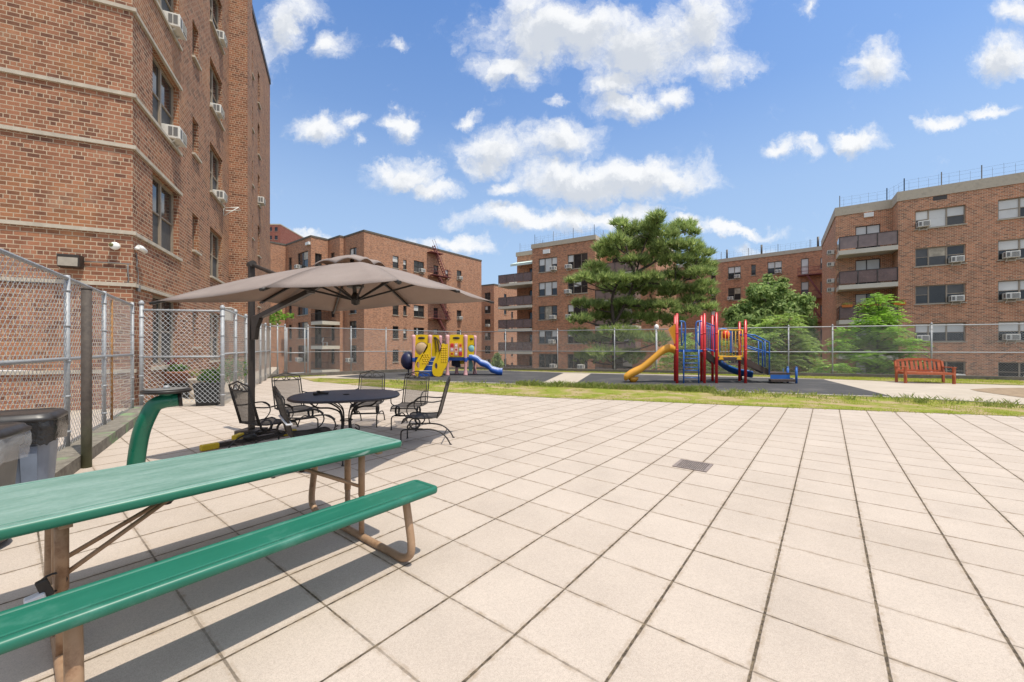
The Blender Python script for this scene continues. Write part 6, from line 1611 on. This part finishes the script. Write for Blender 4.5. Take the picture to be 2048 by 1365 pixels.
TZ = (1440, 540, .2051)
dark = [(470,100,45,45),(460,150,60,45),(600,135,35,40),(600,180,50,40),(420,215,100,60),(330,190,45,40),(320,250,60,60),(500,260,120,75),(650,270,100,60),(700,320,90,60),(830,290,50,40),(850,350,60,50),(370,340,110,70),(560,370,130,75),(720,400,90,60),(820,420,60,50),(160,410,80,50),(240,350,50,35),(240,420,90,60),(110,480,60,40),(70,430,35,25),(260,500,100,50),(400,450,100,60),(150,540,90,40),(330,560,110,50),(880,520,60,50),(860,640,70,80),(900,760,60,70)]
tree('leafy_tree', 'rounded grey-green tree in front of the block with the red fire escape', 35, 1520, TZ, dark, M['leaf_dark'], 'leaf', .40, 90, .16, [[(400, 1300), (420, 900), (430, 500), (460, 250), (470, 120)], [(430, 600), (650, 420), (780, 330)], [(430, 560), (260, 480), (150, 440)]], depth=.8)
light = [(560,490,90,40),(680,480,90,40),(770,510,50,40),(480,540,70,45),(640,560,140,60),(380,590,90,50),(500,620,120,60),(760,600,80,50),(340,680,90,60),(480,690,120,65),(640,680,130,65),(790,690,80,50),(420,790,130,65),(580,780,130,65),(740,770,110,60),(870,770,70,40),(350,880,100,65),(500,890,130,65),(660,880,130,65),(800,870,100,50),(560,970,150,45),(740,950,110,50),(400,980,100,40),(930,920,90,40),(1000,970,70,40),(960,1010,90,30)]
tree('leafy_tree', 'pale yellow-green tree with drooping leaves right behind the play structure ramp', 25.5, 1560, TZ, light, M['leaf_light'], 'frond', .55, 100, .12, [[(600, 1300), (590, 1000), (600, 760), (640, 560), (680, 480)], [(590, 950), (420, 800), (360, 620)], [(590, 950), (800, 880), (960, 950)]], depth=.7)
bright = [(1500,265,40,30),(1580,270,45,25),(1480,320,70,35),(1600,330,80,40),(1450,370,60,30),(1540,400,90,40),(1660,400,60,30),(1430,430,50,30),(1580,460,110,45),(1690,460,60,35),(1390,510,60,25),(1490,520,90,40),(1640,530,90,45),(1740,500,30,30),(1230,600,60,40),(1200,640,60,40),(1330,620,70,45),(1430,600,80,50),(1550,610,110,55),(1680,620,90,50),(1770,590,50,40),(1160,720,70,40),(1280,730,100,45),(1400,720,100,50),(1540,730,120,55),(1690,740,110,50),(1810,720,80,40),(1930,710,60,30),(1100,800,60,35),(1230,830,90,45),(1370,860,100,45),(1500,850,120,55),(1650,850,110,55),(1790,840,90,45),(1880,780,80,40),(1480,950,130,50),(1640,950,120,45)]
tree('leafy_tree', 'vivid green tree with tiered feathery branches behind the fence left of the bench', 23.0, 1752, TZ, bright, M['leaf_bright'], 'frond', .5, 105, .09, [[(1530, 1300), (1530, 950), (1540, 650), (1550, 420), (1545, 280)], [(1530, 850), (1300, 740), (1180, 640)], [(1530, 800), (1750, 720), (1900, 720)]], depth=.6)
low = [(1130,950,60,35),(1080,1000,60,25),(1200,970,90,40),(1300,1000,80,30),(1430,1030,60,20),(1550,1010,80,28),(1900,890,70,35),(1820,930,80,40),(1000,1000,50,30),(1720,960,80,40)]
tree('shrub', 'low bright green shrub spilling along the curb under the vivid green tree', 21.9, 1700, TZ, low, M['leaf_bright'], 'frond', .45, 130, .04, [[(1300, 1150), (1300, 1040), (1290, 990)]], depth=.35)
SZ = (1220, 600, .2051)
sh = [(760,390,50,45),(790,430,50,50),(740,470,70,45),(690,500,50,35),(580,540,70,35),(520,610,60,35),(640,600,90,50),(740,580,80,50),(820,560,50,50),(560,660,80,25),(690,660,90,30),(860,620,80,50),(980,620,90,45),(1080,650,70,35),(1150,680,70,30),(830,680,80,25),(960,690,80,25),(1050,560,50,60),(1110,470,60,70)]
tree('shrub', 'yellow-green shrub behind the fence under the gold slide and blue ladder', 24.0, 1375, SZ, sh, M['leaf_light'], 'frond', .5, 120, .05, [[(720, 900), (720, 700), (740, 560), (770, 430)]], depth=.6)
cn = [(0,0,9,10),(0,12,12,10),(-4,26,17,12),(6,26,15,12),(0,42,22,14)]
tree('conifer', 'small blue-green conifer at the foot of the narrow distant block', 36, 994, (994, 714, .55), cn, M['leaf_dark'], 'leaf', .3, 90, .06, [[(0, 120), (0, 60), (0, 20)]], depth=.8)
lt_ = [(545,632,7,9),(556,624,10,5),(552,640,8,6),(568,634,9,4),(582,633,7,3),(546,646,5,5),(536,634,10,12)]
tree('leafy_branch', 'bright leafy tree branch poking past the near building end corner', 31, 528, (0, 0, 1), lt_, M['leaf_bright'], 'leaf', .24, 60, .07, [[(520, 800), (524, 700), (535, 650), (560, 640)]], depth=.7)
